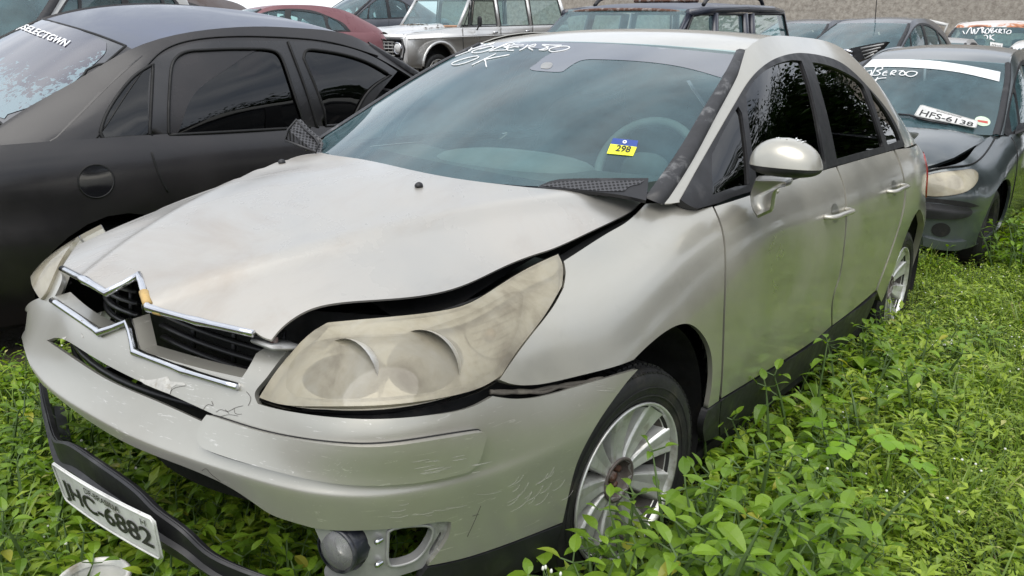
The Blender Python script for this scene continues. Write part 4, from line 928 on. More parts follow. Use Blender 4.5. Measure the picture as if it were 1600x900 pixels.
class GCar:
    def __init__(s, label, cat, name, o, yaw, pitch, spec, group='wrecked cars parked around the silver sedan'):
        s.fr = Frame(o, yaw, pitch, spec.get('roll', 0)); s.sp = spec; s.root = thing(name, label, cat, group=group); s.root.matrix_world = s.fr.m
        hw = spec.get('hw', .85)/.878; B = spec['B']; G = spec['G']; Z = spec['Z']
        def wb(N):
            N = np.array(N, float).copy(); N[..., 0] *= hw; N[..., 1] = np.interp(N[..., 1], [-.95, -.45, .45, 2.26, 3.16, 3.84, 3.9], [B[0]-.01, -.45, .45, B[1]-.45, B[1]+.45, B[2], B[2]+.06]); N[..., 2] = np.interp(N[..., 2], [0, .52, .965, 1.484, 1.6], [0, .50, Z[0], Z[1], Z[1]+.1]); return N
        def wg(N):
            N = np.array(N, float).copy(); z = N[..., 2]; k = np.clip((z-.96)/.5, 0, 1); N[..., 0] *= hw*(1+spec.get('tumble', 0)*k); N[..., 1] = np.interp(N[..., 1], [-.1, .95, 2.0, 2.7, 3.2, 3.45], G); N[..., 2] = np.interp(z, [0, .52, .965, 1.484, 1.6], [0, .50, Z[0], Z[1], Z[1]+.1]); return N
        q = spec.get('q', .5)
        s.WR = Surf(wb(WR.N), int(420*q), int(70*q), s.fr, WR); s.HD = Surf(wb(HD.N), int(200*q), int(120*q), s.fr, HD)
        s.GH = Surf(wg(GH.N), int(200*q), int(80*q), s.fr, GH); s.RF = Surf(wg(RF.N), int(120*q), int(160*q), s.fr, RF); s.WS = Surf(wg(WS.N), int(120*q), int(100*q), s.fr, WS)
        s.GHr = s.GH.flipped(); s.B = B; s.q = q
    def both(s, nm, surf, o, mat, parent=None, **k):
        V, F = trim(surf, o, **k); a = mesh_obj(nm, V, F, mat, parent or s.root); b = mesh_obj(nm, V, F, mat, parent or s.root, flipx=True); return a, b
    def build(s, paintm, glass=None, lights=True, windows=True, wheels=True, step=.05, roofm=None, hoodm=None, sidewin=True, rearwin=True, grille=True, gap=True):
        r = s.root; glass = glass or WSG; B = s.B
        holes = []
        for yc in (0, B[1]):
            holes.append([tuple(s.WR.near((.87, yc+.36*math.cos(a), .30+.36*math.sin(a)))) for a in np.linspace(0, 2*math.pi, 26, endpoint=False)])
        vb = .13; o = [(u, vb) for u in np.linspace(.5, .999, 40)]+[(.999, .5), (.999, 1)]+[(u, 1) for u in np.linspace(.985, .5, 60)]+[(.5, .6)]
        # open arch at the bottom: holes clipped above the lower edge
        hs = [[(u, max(v, vb+.012)) for u, v in h] for h in holes]
        s.body = s.both('body_shell', s.WR, o, paintm, mode='uv', holes=hs, thick=.02, step=step)[0]
        V, F = trim(s.HD, HUV, mode='uv', thick=.03, step=step, off=.012); s.hood = mesh_obj('hood', V, F, hoodm or paintm, r)
        gh = gh_o
        s.both('roof_side_panel', s.GH, gh, paintm, mode='uv', thick=.015, step=step)
        if sidewin:
            s.both('window_frame', s.GH, UVF, BLACKP, mode='uv', holes=[UVG[k] for k in UVG], off=.004, thick=.015, step=step)
            for k in UVG: s.both('side_window', s.GH, UVG[k], TINT if s.sp.get('tint') else glass, mode='uv', off=-.004, thick=0, step=.1)
        V, F = trim(s.RF, [(u, v) for u, v in [(x, 0) for x in np.linspace(0, 1, 14)]+[(1, x) for x in np.linspace(.03, .72, 14)]+[(x, .72) for x in np.linspace(.95, .05, 10)]+[(0, x) for x in np.linspace(.72, .03, 14)]], mode='uv', thick=.02, step=step); s.roof = mesh_obj('roof', V, F, roofm or paintm, r)
        if rearwin:
            V, F = trim(s.RF, [(x, .725) for x in np.linspace(.04, .96, 10)]+[(.96, .86), (.95, .99)]+[(x, .99) for x in np.linspace(.9, .1, 8)]+[(.05, .99), (.04, .86)], mode='uv', thick=0, step=.1); s.rw = mesh_obj('rear_window', V, F, glass, r)
        V, F = trim(s.WS, [(u, 0.0) for u in np.linspace(.0, 1, 14)]+[(1, v) for v in np.linspace(.1, 1, 8)]+[(u, 1.) for u in np.linspace(.95, 0, 14)]+[(0, v) for v in np.linspace(.95, .1, 8)], mode='uv', thick=.0, step=.1); s.ws = mesh_obj('windscreen', V, F, glass, r)
        for fx in (False, True):
            V = []; F = []
            for k, v in enumerate(np.linspace(0, 1, 14)):
                a = s.WS.at([.975, v])[0]+[0, 0, .004]; b = s.WS.at([1, v])[0]+[.012, .004, .002]; V += [a, (a+b)/2+[0, 0, .01], b, b+[.0, .01, -.02]]
            for k in range(13):
                for j in range(3): F.append((4*k+j, 4*k+j+1, 4*k+j+5, 4*k+j+4))
            mesh_obj('pillar_trim', V, F, BLACKP, r, flipx=fx)
        if gap:
            for g in GAPS:
                pts = [s.WR.at(u)[0]+s.WR.nrm(u)[0]*.0005 for u in g]; V, F = tube(pts, .004, 5)
                mesh_obj('door_gap', V, F, INNER, s.body); mesh_obj('door_gap', V, F, INNER, s.body, flipx=True)
        # interior, boot, near-black shell for shade in the gaps
        Vn = s.WR.G.reshape(-1, 3)-s.WR.nrm(np.array([(i/s.WR.nu, j/s.WR.nv) for i in range(s.WR.nu+1) for j in range(s.WR.nv+1)]))*.06; nv_ = s.WR.nv; F = []
        for i in range(s.WR.nu):
            for j in range(nv_):
                a = i*(nv_+1)+j; c = Vn[a]
                if abs(c[0]) > .5 and min(math.hypot(c[1], c[2]-.3), math.hypot(c[1]-B[1], c[2]-.3)) < .38: continue
                if c[2] > .2: F.append((a, a+nv_+1, a+nv_+2, a+1))
        mesh_obj('gap_shade_shell', Vn, F, INNER, r)
        zb = s.sp['Z'][0]; G = s.sp['G']; hw = s.sp.get('hw', .85)
        V, F = box((-hw+.12, G[0]+.2, zb-.22), (hw-.12, G[0]+.55, zb-.03), .04); mesh_obj('dashboard', V, F, CAB, r)
        V, F = box((-hw+.12, -.4, .2), (hw-.12, s.B[2]-.2, .28)); mesh_obj('underfloor', V, F, INNER, r)
        for sx in (-1, 1):
            V, F = superell((sx*.36, G[1]+.45, zb-.05), .23, .09, .09, .35, .33, 16, 10, .6); mesh_obj('seat_back', V, F, SEAT, r)
            V, F = superell((sx*.36, G[1]+.50, zb+.33), .12, .05, .05, .08, .08, 14, 8, .7); mesh_obj('headrest', V, F, SEAT, r)
        V, F = superell((0, G[3]-.15, zb-.08), .62, .1, .1, .35, .33, 18, 10, .5); mesh_obj('rear_seat', V, F, SEAT, r)
        d0 = G[5]-.05; z0 = float(s.RF.G[s.RF.nu//2, -1][2])-.01
        V, F = patch([[(x*hw*.76, d0-.06, z0+.01-q_), (x*hw*.76, (d0+s.B[2])/2, z0-.01-q_), (x*hw*.7, s.B[2]-.01, zb-.02-q_)] for x, q_ in ((-1.15, .12), (-.95, .02), (-.5, 0), (0, 0), (.5, 0), (.95, .02), (1.15, .12))], 14, 6); mesh_obj('boot_lid', V, F, paintm, r)
        if lights:
            for fx in (False, True):
                V, F = trim(s.WR, UVW['lens'], mode='uv', off=.004, thick=.02, step=step); l_ = mesh_obj('headlight', V, F, LENSG, r, flipx=fx)
                V, F = trim(s.WR, UVW['lens'], mode='uv', off=.002, thick=.0, step=step); mesh_obj('lamp_reflector', V, F, REFL, l_, flipx=fx)
        if grille:
            V, F = trim(s.WR, [tuple(s.WR.near(p)) for p in [(-.3, B[0]+.08, .66), (.3, B[0]+.08, .66), (.28, B[0]+.05, .57), (-.28, B[0]+.05, .57)]], mode='uv', off=.004, thick=.01, step=step); mesh_obj('grille', V, F, GR, r)
        if wheels:
            for x, y, fl in ((.70, 0, 0), (.70, B[1], 0), (-.70, 0, 1), (-.70, B[1], 1)):
                w = bpy.data.objects.new('wheel', None); COL.objects.link(w); w.parent = r; w.location = (x*hw/.85, y, .285); w.scale = (.92,)*3; w.empty_display_size = .1
                for k in (('tyre',) if (s.sp.get('bare') and x > 0 and y == 0) else ('tyre', 'rim', 'spokes')):
                    me = LIGHTW[(k, fl)]; ob = bpy.data.objects.new(k, me); COL.objects.link(ob); ob.parent = w
            for x, y, in ((.70, 0), (.70, B[1]), (-.70, 0), (-.70, B[1])):
                sx = 1 if x > 0 else -1; V = []; F = []; n = 20
                for k in range(n+1):
                    a = R(-10+200*k/n); V += [(sx*hw*.91, y+.362*math.cos(a), .30+.362*math.sin(a)), (sx*.42, y+.37*math.cos(a), .30+.37*math.sin(a))]
                for k in range(n): F.append((2*k, 2*k+1, 2*k+3, 2*k+2))
                V.append((sx*.42, y, .3)); F += [(2*k+1, len(V)-1, 2*k+3) for k in range(n)]
                mesh_obj('wheel_arch_liner', V, F, INNER, r)
LIGHTW = {}
for fl in (0, 1):
    for k in ('tyre', 'rim', 'spokes'):
        V, F = WMS[k]; o = mesh_obj(k, V, F, WMAT[k], None, smooth=k != 'spokes', flipx=bool(fl)); LIGHTW[(k, fl)] = o.data; bpy.data.objects.remove(o)
def local_px(fr, px, py, **k): return U(px, py, fr, **k)
def dark_paint(name, c, dust_sheen=(.16, .16, .17), a=.5, rough=.4, coat=.6, coatr=.15, metal=.1):
    return paint(name, c, metal=metal, rough=rough, dust_sheen=dust_sheen, dusta=a, coatr=coatr, coat=coat, sc=1.6)
# ---- black sedan, its tail towards us
BLK = dark_paint('faded_black_paint', (.008, .007, .008), dust_sheen=(.030, .025, .025), a=.6, rough=.42, coat=.45, coatr=.10)
BLKR = dark_paint('sky_sheen_black_roof', (.035, .045, .075), dust_sheen=(.11, .13, .19), a=.8, rough=.40, coat=.8, coatr=.22)  # paler, bluer roof copy of the black, with reflected sky painted in
bk = GCar('black sedan parked tail first on the left, round fuel flap and tinted windows', 'car', 'black_sedan', (-2.485, 2.695, .167), 176.9, -2.8,
          dict(hw=.85, B=(-.83, 2.6, 3.62), G=(-.05, 1.0, 1.75, 2.37, 2.81, 2.98), Z=(.93, 1.44), tint=1, q=.8, tumble=.06, roll=-6.5))
bk.build(BLK, TINT, lights=False, sidewin=False, gap=False, step=.035, roofm=BLKR, rearwin=False)
BG_ = bk.GHr
BO = dict(rear=path([(264, 233), (263, 180), (266, 120)], [(266, 120), (272, 95), (290, 82), (315, 79)], [(315, 79), (360, 77), (410, 77)], [(410, 77), (432, 82), (443, 98), (457, 140), (472, 185), (478, 208)], [(478, 208), (370, 222), (264, 233)]),
          front=path([(506, 172), (490, 130), (474, 92)], [(474, 92), (478, 80), (490, 78)], [(490, 78), (530, 84), (575, 98), (610, 118)], [(610, 118), (570, 150), (540, 200), (515, 204)], [(515, 204), (506, 172)]),
          quart=path([(157, 207), (165, 182), (187, 146), (212, 118), (239, 101)], [(239, 101), (236, 160), (232, 234)], [(232, 234), (195, 233), (168, 226), (157, 207)]))
def px_part(nm, surf, o, mat, par, **k):
    V, F = trim(surf, o, **k); return mesh_obj(nm, V, F, mat, par)
bfr = px_part('window_surround', BG_, path([(232, 238), (231, 160), (240, 98), (262, 82), (300, 69), (370, 64), (450, 65), (520, 70), (580, 88), (620, 112)], [(620, 112), (560, 190), (555, 206)], [(555, 206), (480, 212), (370, 226), (262, 238)], [(262, 238), (232, 238)]), dark_paint('black_door_frame', (.009, .009, .010), dust_sheen=(.04, .036, .037), rough=.3), bk.root, holes=[BO['rear'], BO['front']], off=.004, thick=.02, step=.03)
for k in BO: px_part('side_window' if k != 'quart' else 'quarter_window', BG_, BO[k], TINT, bk.root, off=-.006 if k != 'quart' else .003, thick=0, step=.06)
def seal(surf, o, r, mat, par, off=.004, nm='window_seal', closed=True):
    pts = [surf.at(surf.px(*p))[0]+surf.nrm(surf.px(*p))[0]*off for p in o]; return mesh_obj(nm, *tube(pts, r, 6, closed=closed), mat, par)
GLB = simple('gap_black', (.004, .004, .004), .6)
for k in BO: seal(BG_, BO[k], .0075, GLB, bk.root)
seal(BG_, spl1([(150, 222), (232, 100), (262, 75), (300, 63), (370, 57), (450, 59), (520, 67), (590, 88)], 5), .0035, GLB, bk.root, off=.003, nm='roof_gutter', closed=False)
seal(BG_, spl1([(449, 66), (462, 100), (480, 150), (492, 190), (497, 208)], 5), .006, GLB, bk.root, off=.008, nm='door_gap', closed=False)
seal(bk.WR, spl1([(237, 238), (243, 258), (250, 277), (262, 300)], 5), .004, GLB, bk.root, off=.001, nm='door_gap', closed=False)
fl_ = circ((150, 283), 28, 26, 26); ff = px_part('fuel_flap', bk.WR, fl_, simple('glossy_black', (.01, .01, .012), .15, coat=1), bk.root, off=.003, thick=.003, step=.03)
seal(bk.WR, fl_, .004, GLB, ff, off=.001, nm='flap_gap')
rwo = path([(44, 25), (100, 40), (150, 55), (197, 73)], [(197, 73), (150, 115), (105, 160), (52, 212)], [(52, 212), (0, 192), (-60, 168), (-120, 140)], [(-120, 140), (-40, 80), (44, 25)])
RG = simple('rear_screen_film', (.03, .035, .05), .12, coat=1, vs=3)
def peelmat():
    m, t, o = nodes('peeling_window_film'); c = t.nodes.new('ShaderNodeTexCoord')
    sep = t.nodes.new('ShaderNodeSeparateXYZ'); L(t, c.outputs['Object'], sep.inputs[0])
    n = noise(t, 30, 5, .65, dist=.6, sc=(1, 1, 1)); ax = t.nodes.new('ShaderNodeMath'); ax.operation = 'ABSOLUTE'; L(t, sep.outputs[0], ax.inputs[0])
    e = t.nodes.new('ShaderNodeMapRange'); e.inputs[1].default_value = .34; e.inputs[2].default_value = .56; L(t, ax.outputs[0], e.inputs[0])
    e2 = t.nodes.new('ShaderNodeMapRange'); e2.inputs[1].default_value = 2.60; e2.inputs[2].default_value = 2.84; L(t, sep.outputs[1], e2.inputs[0])
    mxx = t.nodes.new('ShaderNodeMath'); mxx.operation = 'MAXIMUM'; L(t, e.outputs[0], mxx.inputs[0]); L(t, e2.outputs[0], mxx.inputs[1])
    s_ = t.nodes.new('ShaderNodeMath'); s_.operation = 'MULTIPLY_ADD'; s_.inputs[1].default_value = .30; L(t, mxx.outputs[0], s_.inputs[0]); L(t, n, s_.inputs[2])
    f = ramp(t, s_.outputs[0], [(.68, 0.), (.70, 1.)])
    col_ = mixc(t, f, (.05, .047, .065), (.15, .22, .25)); b = bsdf(t, o, Base_Color=col_, Roughness=ramp(t, f, [(0, .1), (1, .45)]), Coat_Weight=.8, Coat_Roughness=.05); return m
bk.rw = px_part('rear_window', bk.RF, rwo, simple('rear_screen_border', (.035, .035, .04), .2, coat=.8, vs=6), bk.root, off=.004, thick=.004, step=.04)
rwi = path([(46, 28), (110, 43), (167, 68)], [(167, 68), (166, 82), (150, 100), (105, 142), (70, 180), (55, 192)], [(55, 192), (20, 190), (-60, 162), (-110, 138)], [(-110, 138), (-30, 80), (46, 28)])
px_part('peeling_film', bk.RF, rwi, peelmat(), bk.rw, off=.006, thick=0, step=.04)
seal(bk.RF, rwo, .006, GLB, bk.rw, off=.004)
def px_text(txt, surf, qp, mat, par, off=.01, bold=0, shear=0, name='lettering'):
    V, F = text_vf(txt, 1, bold, shear); T = np.array(V)[:, :2]; lo, hi = T.min(0), T.max(0); T = (T-lo)/(hi-lo); q = [np.array(p, float) for p in qp]; P = []
    for a_, b_ in T:
        uv = surf.px(*(q[0]*(1-a_)*(1-b_)+q[1]*a_*(1-b_)+q[2]*a_*b_+q[3]*(1-a_)*b_)); P.append(surf.at(uv)[0]+surf.nrm(uv)[0]*off)
    return mesh_obj(name, P, F, mat, par, smooth=False)
px_text('@SELECTGWN', bk.RF, ((19, 45), (102, 79), (113, 66), (31, 35)), WHITE, bk.rw, shear=.2, bold=.02)
edge = spl1([(197, 73), (150, 115), (105, 160), (52, 212)], 5); Vp = []; Fp = []
for p in edge:
    A_ = bk.RF.at(bk.RF.px(*p))[0]+bk.RF.nrm(bk.RF.px(*p))[0]*.004; q_ = (p[0]+26, p[1]+14); uv = BG_.px(*q_); B_ = BG_.at(uv)[0]+BG_.nrm(uv)[0]*.001
    for t_ in (0, .33, .66, 1): Vp.append(A_*(1-t_)+B_*t_+BG_.nrm(uv)[0]*.004*math.sin(math.pi*t_))
for k in range(len(edge)-1):
    for j in range(3): a_ = 4*k+j; Fp.append((a_, a_+4, a_+5, a_+1))
mesh_obj('rear_pillar', Vp, Fp, BLK, bk.root)
# ---- dark grey hatchback behind on the right
GRY = dark_paint('dark_grey_blue_paint', (.055, .068, .072), dust_sheen=(.13, .15, .155), a=.45, rough=.3, coat=1, coatr=.06, metal=.5)
pk = GCar('dark grey hatchback with white screen strip and yellowed headlight, behind the silver sedan', 'car', 'grey_hatchback', (.15, 5.03, .03), -1.5, 3.5,
          dict(hw=.82, B=(-.70, 2.44, 3.13), G=(-.02, 1.02, 1.9, 2.7, 3.0, 3.08), Z=(.92, 1.53), q=.8, bare=1))
pk.build(GRY, None, lights=False, step=.035)
lo = path([(1440, 277), (1470, 270), (1500, 267), (1520, 266), (1527, 272)], [(1527, 272), (1526, 283), (1512, 298), (1487, 305), (1460, 307), (1440, 305)], [(1440, 305), (1425, 290), (1440, 277)])
hp = px_part('headlight', pk.WR, lo, LENSB, pk.root, off=.008, thick=.02, step=.03); px_part('lamp_reflector', pk.WR, lo, BEZEL, hp, off=.003, thick=0, step=.03)
V, F = trim(pk.WR, lo, off=.008, thick=.02, step=.03); mesh_obj('headlight', V, F, LENSG, pk.root, flipx=True)
for (cx, cy, r_) in ((1462, 290, 13), (1492, 285, 11)): px_part('lamp_bowl', pk.WR, circ((cx, cy), r_*1.2, r_, 16), SATIN, hp, off=.005, thick=0, step=.03)
seal(pk.WR, lo, .004, GLB, pk.root, off=.004, nm='lamp_gap')
px_part('screen_sticker_strip', pk.WS, path([(1336, 97), (1345, 95), (1400, 93), (1480, 98), (1563, 113)], [(1563, 113), (1561, 128)], [(1561, 128), (1500, 114), (1440, 107), (1380, 105), (1345, 106)], [(1345, 106), (1336, 97)]), simple('white_film', (.75, .77, .78), .5), pk.ws, off=.004, thick=0, step=.04)
rb2 = [[(130, 160), (170, 155), (175, 165), (150, 180)], [(235, 175), (190, 185), (160, 205), (190, 220), (230, 205), (235, 175)], [(275, 150), (240, 210)], [(265, 150), (330, 145), (325, 165), (280, 180), (310, 195), (290, 215), (225, 215)],
       [(375, 180), (340, 195), (335, 215), (370, 215)], [(345, 197), (375, 195)], [(400, 215), (420, 180), (450, 178), (440, 192), (410, 200), (440, 215)], [(470, 180), (520, 178)], [(510, 180), (480, 205), (500, 218), (530, 205), (520, 185)], [(560, 185), (535, 205), (560, 225), (610, 220), (635, 195), (600, 183), (560, 185)],
       [(205, 255), (200, 280), (225, 290)], [(290, 235), (250, 300)], [(365, 240), (310, 245), (265, 262), (270, 280), (275, 305)]]
strokes(pk.WS, cz_(rb2, 1320, 80, 5.625), .006, WHITE, pk.ws, off=.004)
P_ = lambda x, y, **k: U(x, y, pk.fr, **k)
q_ = [pk.WS.at(pk.WS.px(*p))[0]+pk.WS.nrm(pk.WS.px(*p))[0]*.035 for p in ((1427, 187), (1522, 206), (1526, 195), (1438, 169))]
plr = thing('number_plate', 'white number plate reading HFS-6138 leaning on the grey hatchback screen', 'number plate'); plr.matrix_world = pk.fr.m
plate(q_, plr, PLM, [('HFS-6138', (.07, .10, .94, .62), .012)], [('MG-JOAO MONLEVADE', (.30, .74, .72, .88), .01)])
px_part('round_sticker', pk.WS, circ((1535, 190), 12.5, 7.5, 20, .2), simple('green_white_sticker', (.55, .68, .52), .5), pk.ws, off=.004, thick=0, step=.04)
px_part('sticker_letters', pk.WS, path([(1527, 188), (1543, 190)], [(1543, 190), (1543, 194)], [(1543, 194), (1527, 191)], [(1527, 191), (1527, 188)]), simple('red_print', (.5, .08, .06), .5), pk.ws, off=.005, thick=0, step=.04)
mesh_obj('wiper', *tube([pk.WS.at(pk.WS.px(*p))[0]+pk.WS.nrm(pk.WS.px(*p))[0]*.02 for p in ((1398, 182), (1420, 183), (1440, 190), (1480, 198))], .008, 6), BLACKP, pk.root)
px_part('bumper_gap', pk.WR, path([(1440, 308), (1480, 312), (1512, 316), (1530, 322)], [(1530, 322), (1512, 324), (1480, 319), (1440, 315)], [(1440, 315), (1440, 308)]), INNER, pk.root, off=.004, thick=0, step=.03)
px_part('lower_lip', pk.WR, path([(1442, 368), (1480, 376), (1505, 374)], [(1505, 374), (1500, 386), (1470, 388), (1442, 382)], [(1442, 382), (1442, 368)]), GRY, pk.root, off=.03, thick=.03, step=.03)
# bumper of the hatchback: moulding, fog opening, lip
px_part('bumper_moulding', pk.WR, path([(1440, 316), (1480, 320), (1515, 325)], [(1515, 325), (1517, 333), (1500, 341), (1440, 340)], [(1440, 340), (1440, 316)]), BLACKP, pk.root, off=.012, thick=.02, step=.03)
px_part('fog_opening', pk.WR, circ((1470, 359), 15, 11, 18), INNER, pk.root, off=.004, thick=0, step=.03)
px_part('side_mirror', pk.GH, circ((1600, 205), 16, 14, 12), BLACKP, pk.root, off=.09, thick=.08, step=.03)
seal(pk.WR, spl1([(1441, 270), (1480, 262), (1520, 256), (1545, 232), (1560, 205)], 5), .006, GLB, pk.root, off=.006, nm='hood_gap', closed=False)
# ---- others
WHT = dark_paint('white_paint', (.62, .62, .60), dust_sheen=(.45, .42, .38), a=.4, rough=.4)
MAR = dark_paint('faded_maroon_paint', (.13, .028, .036), dust_sheen=(.26, .13, .14), a=.5, rough=.45)
mr_ = GCar('faded maroon hatchback behind the black sedan roof', 'car', 'maroon_hatchback', (-10.1, 5.57, .635), -19.1, 3.4, dict(hw=.80, B=(-.72, 2.4, 3.0), G=(-.05, .95, 1.8, 2.45, 2.85, 2.95), Z=(.90, 1.36), q=.5))
mr_.build(MAR, None)
BLU_ = dark_paint('dark_blue_paint', (.010, .013, .028), dust_sheen=(.04, .045, .065), a=.5, coat=.9, coatr=.1)
def rustroof(name, c, thr=(.56, .60), rc=(.30, .10, .04), sc=2.2, ax=0, lim=None):
    m, t, o = nodes(name); f = noise(t, sc, 8, .65, dist=.6)
    if lim:
        cc_ = t.nodes.new('ShaderNodeTexCoord'); sp_ = t.nodes.new('ShaderNodeSeparateXYZ'); L(t, cc_.outputs['Object'], sp_.inputs[0]); mr2 = t.nodes.new('ShaderNodeMapRange'); mr2.inputs[1].default_value = lim[0]; mr2.inputs[2].default_value = lim[1]; mr2.inputs[3].default_value = .28; mr2.inputs[4].default_value = -.12; L(t, sp_.outputs[1], mr2.inputs[0])
        ad = t.nodes.new('ShaderNodeMath'); L(t, f, ad.inputs[0]); L(t, mr2.outputs[0], ad.inputs[1]); f = ad.outputs[0]
    k = ramp(t, f, [(thr[0], 0.), (thr[1], 1.)]); k2 = ramp(t, f, [(thr[1]+.03, 0.), (thr[1]+.08, 1.)])
    c_ = mixc(t, k, c, rc); c_ = mixc(t, k2, c_, (.10, .035, .02)); b = bsdf(t, o, Base_Color=c_, Roughness=ramp(t, k, [(0, .35), (1, .85)])); return m
sv = GCar('dark blue estate with roof rails and a rusted roof edge, behind the silver sedan roof', 'car', 'blue_estate', (-2.46, 4.3, .165), 0.4, 4.4, dict(hw=.88, B=(-.85, 2.72, 3.7), G=(.15, 1.25, 2.2, 3.15, 3.55, 3.62), Z=(1.02, 1.14), q=.5, tumble=.22))
sv.build(BLU_, None, sidewin=False, rearwin=False, roofm=BLU_)
for o_ in list(bpy.data.objects):
    if o_.parent == sv.root and o_.name.split('.')[0] in ('roof', 'roof_side_panel', 'windscreen', 'pillar_trim', 'seat_back', 'headrest', 'rear_seat', 'boot_lid'): bpy.data.objects.remove(o_)
def prism(poly, x0, x1, bev=0.02, seg=2):
    """(y,z) outline pushed from x0 to x1, edges rounded"""
    bm = bmesh.new(); a = [bm.verts.new((x0, y, z)) for y, z in poly]; b = [bm.verts.new((x1, y, z)) for y, z in poly]
    bm.faces.new(a); bm.faces.new(b[::-1]); n = len(poly)
    for k in range(n): bm.faces.new((a[(k+1) % n], a[k], b[k], b[(k+1) % n]))
    bmesh.ops.recalc_face_normals(bm, faces=bm.faces)
    if bev:
        es = [e for e in bm.edges if abs(e.verts[0].co.x-e.verts[1].co.x) < 1e-6]
        bmesh.ops.bevel(bm, geom=es, offset=bev, segments=seg, affect='EDGES')
    bm.verts.index_update(); V = [tuple(v.co) for v in bm.verts]; F = [tuple(v.index for v in f.verts) for f in bm.faces]; bm.free(); return V, F
RBR = rustroof('rusting_blue_roof', (.02, .028, .055), thr=(.70, .72), lim=(1.1, 1.4), sc=7)
ry = [1.16, 1.3, 1.7, 2.3, 2.9, 3.4, 3.62]
mesh_obj('roof', *patch([[(x*.66, y+.06*x*x*(y < 1.2), z-.045*abs(x)**3) for y, z in zip(ry, (1.60, 1.632, 1.66, 1.67, 1.665, 1.64, 1.60))] for x in (-1, -.6, 0, .6, 1)], 20, 20), RBR, sv.root)
mesh_obj('windscreen', *patch([[(x*.74, .42+.1*x*x, 1.06), (x*.70, .80+.08*x*x, 1.34), (x*.645, 1.18+.06*x*x, 1.60)] for x in (-1, -.5, 0, .5, 1)], 12, 8), WSG, sv.root)
mesh_obj('screen_header_rust', *tube([(x*.64, 1.17+.06*x*x, 1.597-.03*abs(x)**3) for x in np.linspace(-1, 1, 11)], .018, 6), RUST, sv.root)
for sx in (-1, 1):
    for (a_, b_, r_) in (((.76, .50, 1.04), (.66, 1.24, 1.56), .032), ((.77, 1.62, 1.04), (.68, 1.72, 1.56), .045), ((.77, 2.42, 1.04), (.68, 2.42, 1.56), .05), ((.76, 2.62, 1.04), (.68, 2.62, 1.56), .04), ((.74, 3.78, 1.04), (.64, 3.58, 1.57), .045)):
        mesh_obj('pillar', *tube([(sx*a_[0], a_[1], a_[2]), (sx*b_[0], b_[1], b_[2])], r_, 8), BLU_, sv.root)
    mesh_obj('roof_side_beam', *tube([(sx*.67, 1.2, 1.565), (sx*.685, 1.7, 1.60), (sx*.69, 2.4, 1.61), (sx*.68, 3.2, 1.60), (sx*.645, 3.6, 1.57)], .038, 10), BLU_, sv.root)
    for y0, y1, y2, y3 in ((.70, 1.60, 1.25, 1.70), (1.68, 2.38, 1.74, 2.38), (2.66, 3.74, 2.66, 3.54)):
        g_ = [(sx*.765, y0, 1.05), (sx*.765, y1, 1.05), (sx*.685, y3, 1.555), (sx*.685, y2, 1.555)]
        mesh_obj('side_window', g_, [(0, 1, 2, 3)], WSG, sv.root, smooth=False); mesh_obj('window_seal', *tube([(p[0]+sx*.006, p[1], p[2]) for p in g_], .014, 6, closed=True), BLACKP, sv.root)
    pts = [(sx*.60, 1.65, 1.64), (sx*.60, 1.75, 1.70), (sx*.595, 2.0, 1.725), (sx*.59, 2.6, 1.73), (sx*.585, 3.1, 1.70), (sx*.585, 3.2, 1.62)]
    mesh_obj('roof_rail', *tube(spl1(pts, 4), .02, 8), BLACKP, sv.root)
    V, F = superell((sx*.36, 1.9, 1.05), .23, .09, .09, .35, .30, 16, 10, .6); mesh_obj('seat_back', V, F, SEAT, sv.root)
# pile of scrap on that roof
sl_ = thing('roof_scrap', 'rusty scrap strip lying on the blue estate roof', 'scrap'); sl_.matrix_world = sv.fr.m
V, F = box((-.35, 2.0, 1.668), (.25, 2.3, 1.70), .008); mesh_obj('scrap_panel', V, F, RUST, sl_)
DK2 = dark_paint('black_hatch_paint', (.02, .024, .034), dust_sheen=(.10, .11, .14), a=.4, coat=.9, coatr=.08)
c3 = GCar('dark round-roofed hatchback with aerial in front of the concrete wall', 'car', 'dark_hatchback', (-1.95, 10.4, .66), -6, 3.4, dict(hw=.82, B=(-.7, 2.45, 3.15), G=(.0, 1.1, 1.9, 2.6, 3.0, 3.08), Z=(1.0, 1.52), q=.5))
c3.build(DK2, None); mesh_obj('aerial', *tube([(0, 1.25, 1.47), (.06, 1.05, 1.74)], .006, 5), BLACKP, c3.root)
c4_ = GCar('dark car roof showing just behind the dark hatchback', 'car', 'dark_hatchback', (-4.0, 13.3, .85), -6, 3.4, dict(hw=.82, B=(-.7, 2.45, 3.15), G=(.0, 1.1, 1.9, 2.6, 3.0, 3.08), Z=(1.0, 1.50), q=.4))
c4_.build(DK2, None, wheels=True)
SILV2 = dark_paint('dull_silver_paint', (.42, .42, .42), dust_sheen=(.3, .29, .28), a=.4, metal=.5)
sm = GCar('small dull silver saloon between the dark hatchback and the rusty van', 'car', 'silver_saloon', place((.52, 1.05, 1.36), 1512, 62, 14, -2, 3.2), -2, 3.2, dict(hw=.78, B=(-.75, 2.4, 3.2), G=(.0, 1.0, 1.7, 2.1, 2.6, 2.8), Z=(.95, 1.40), q=.4))
sm.build(SILV2, None)
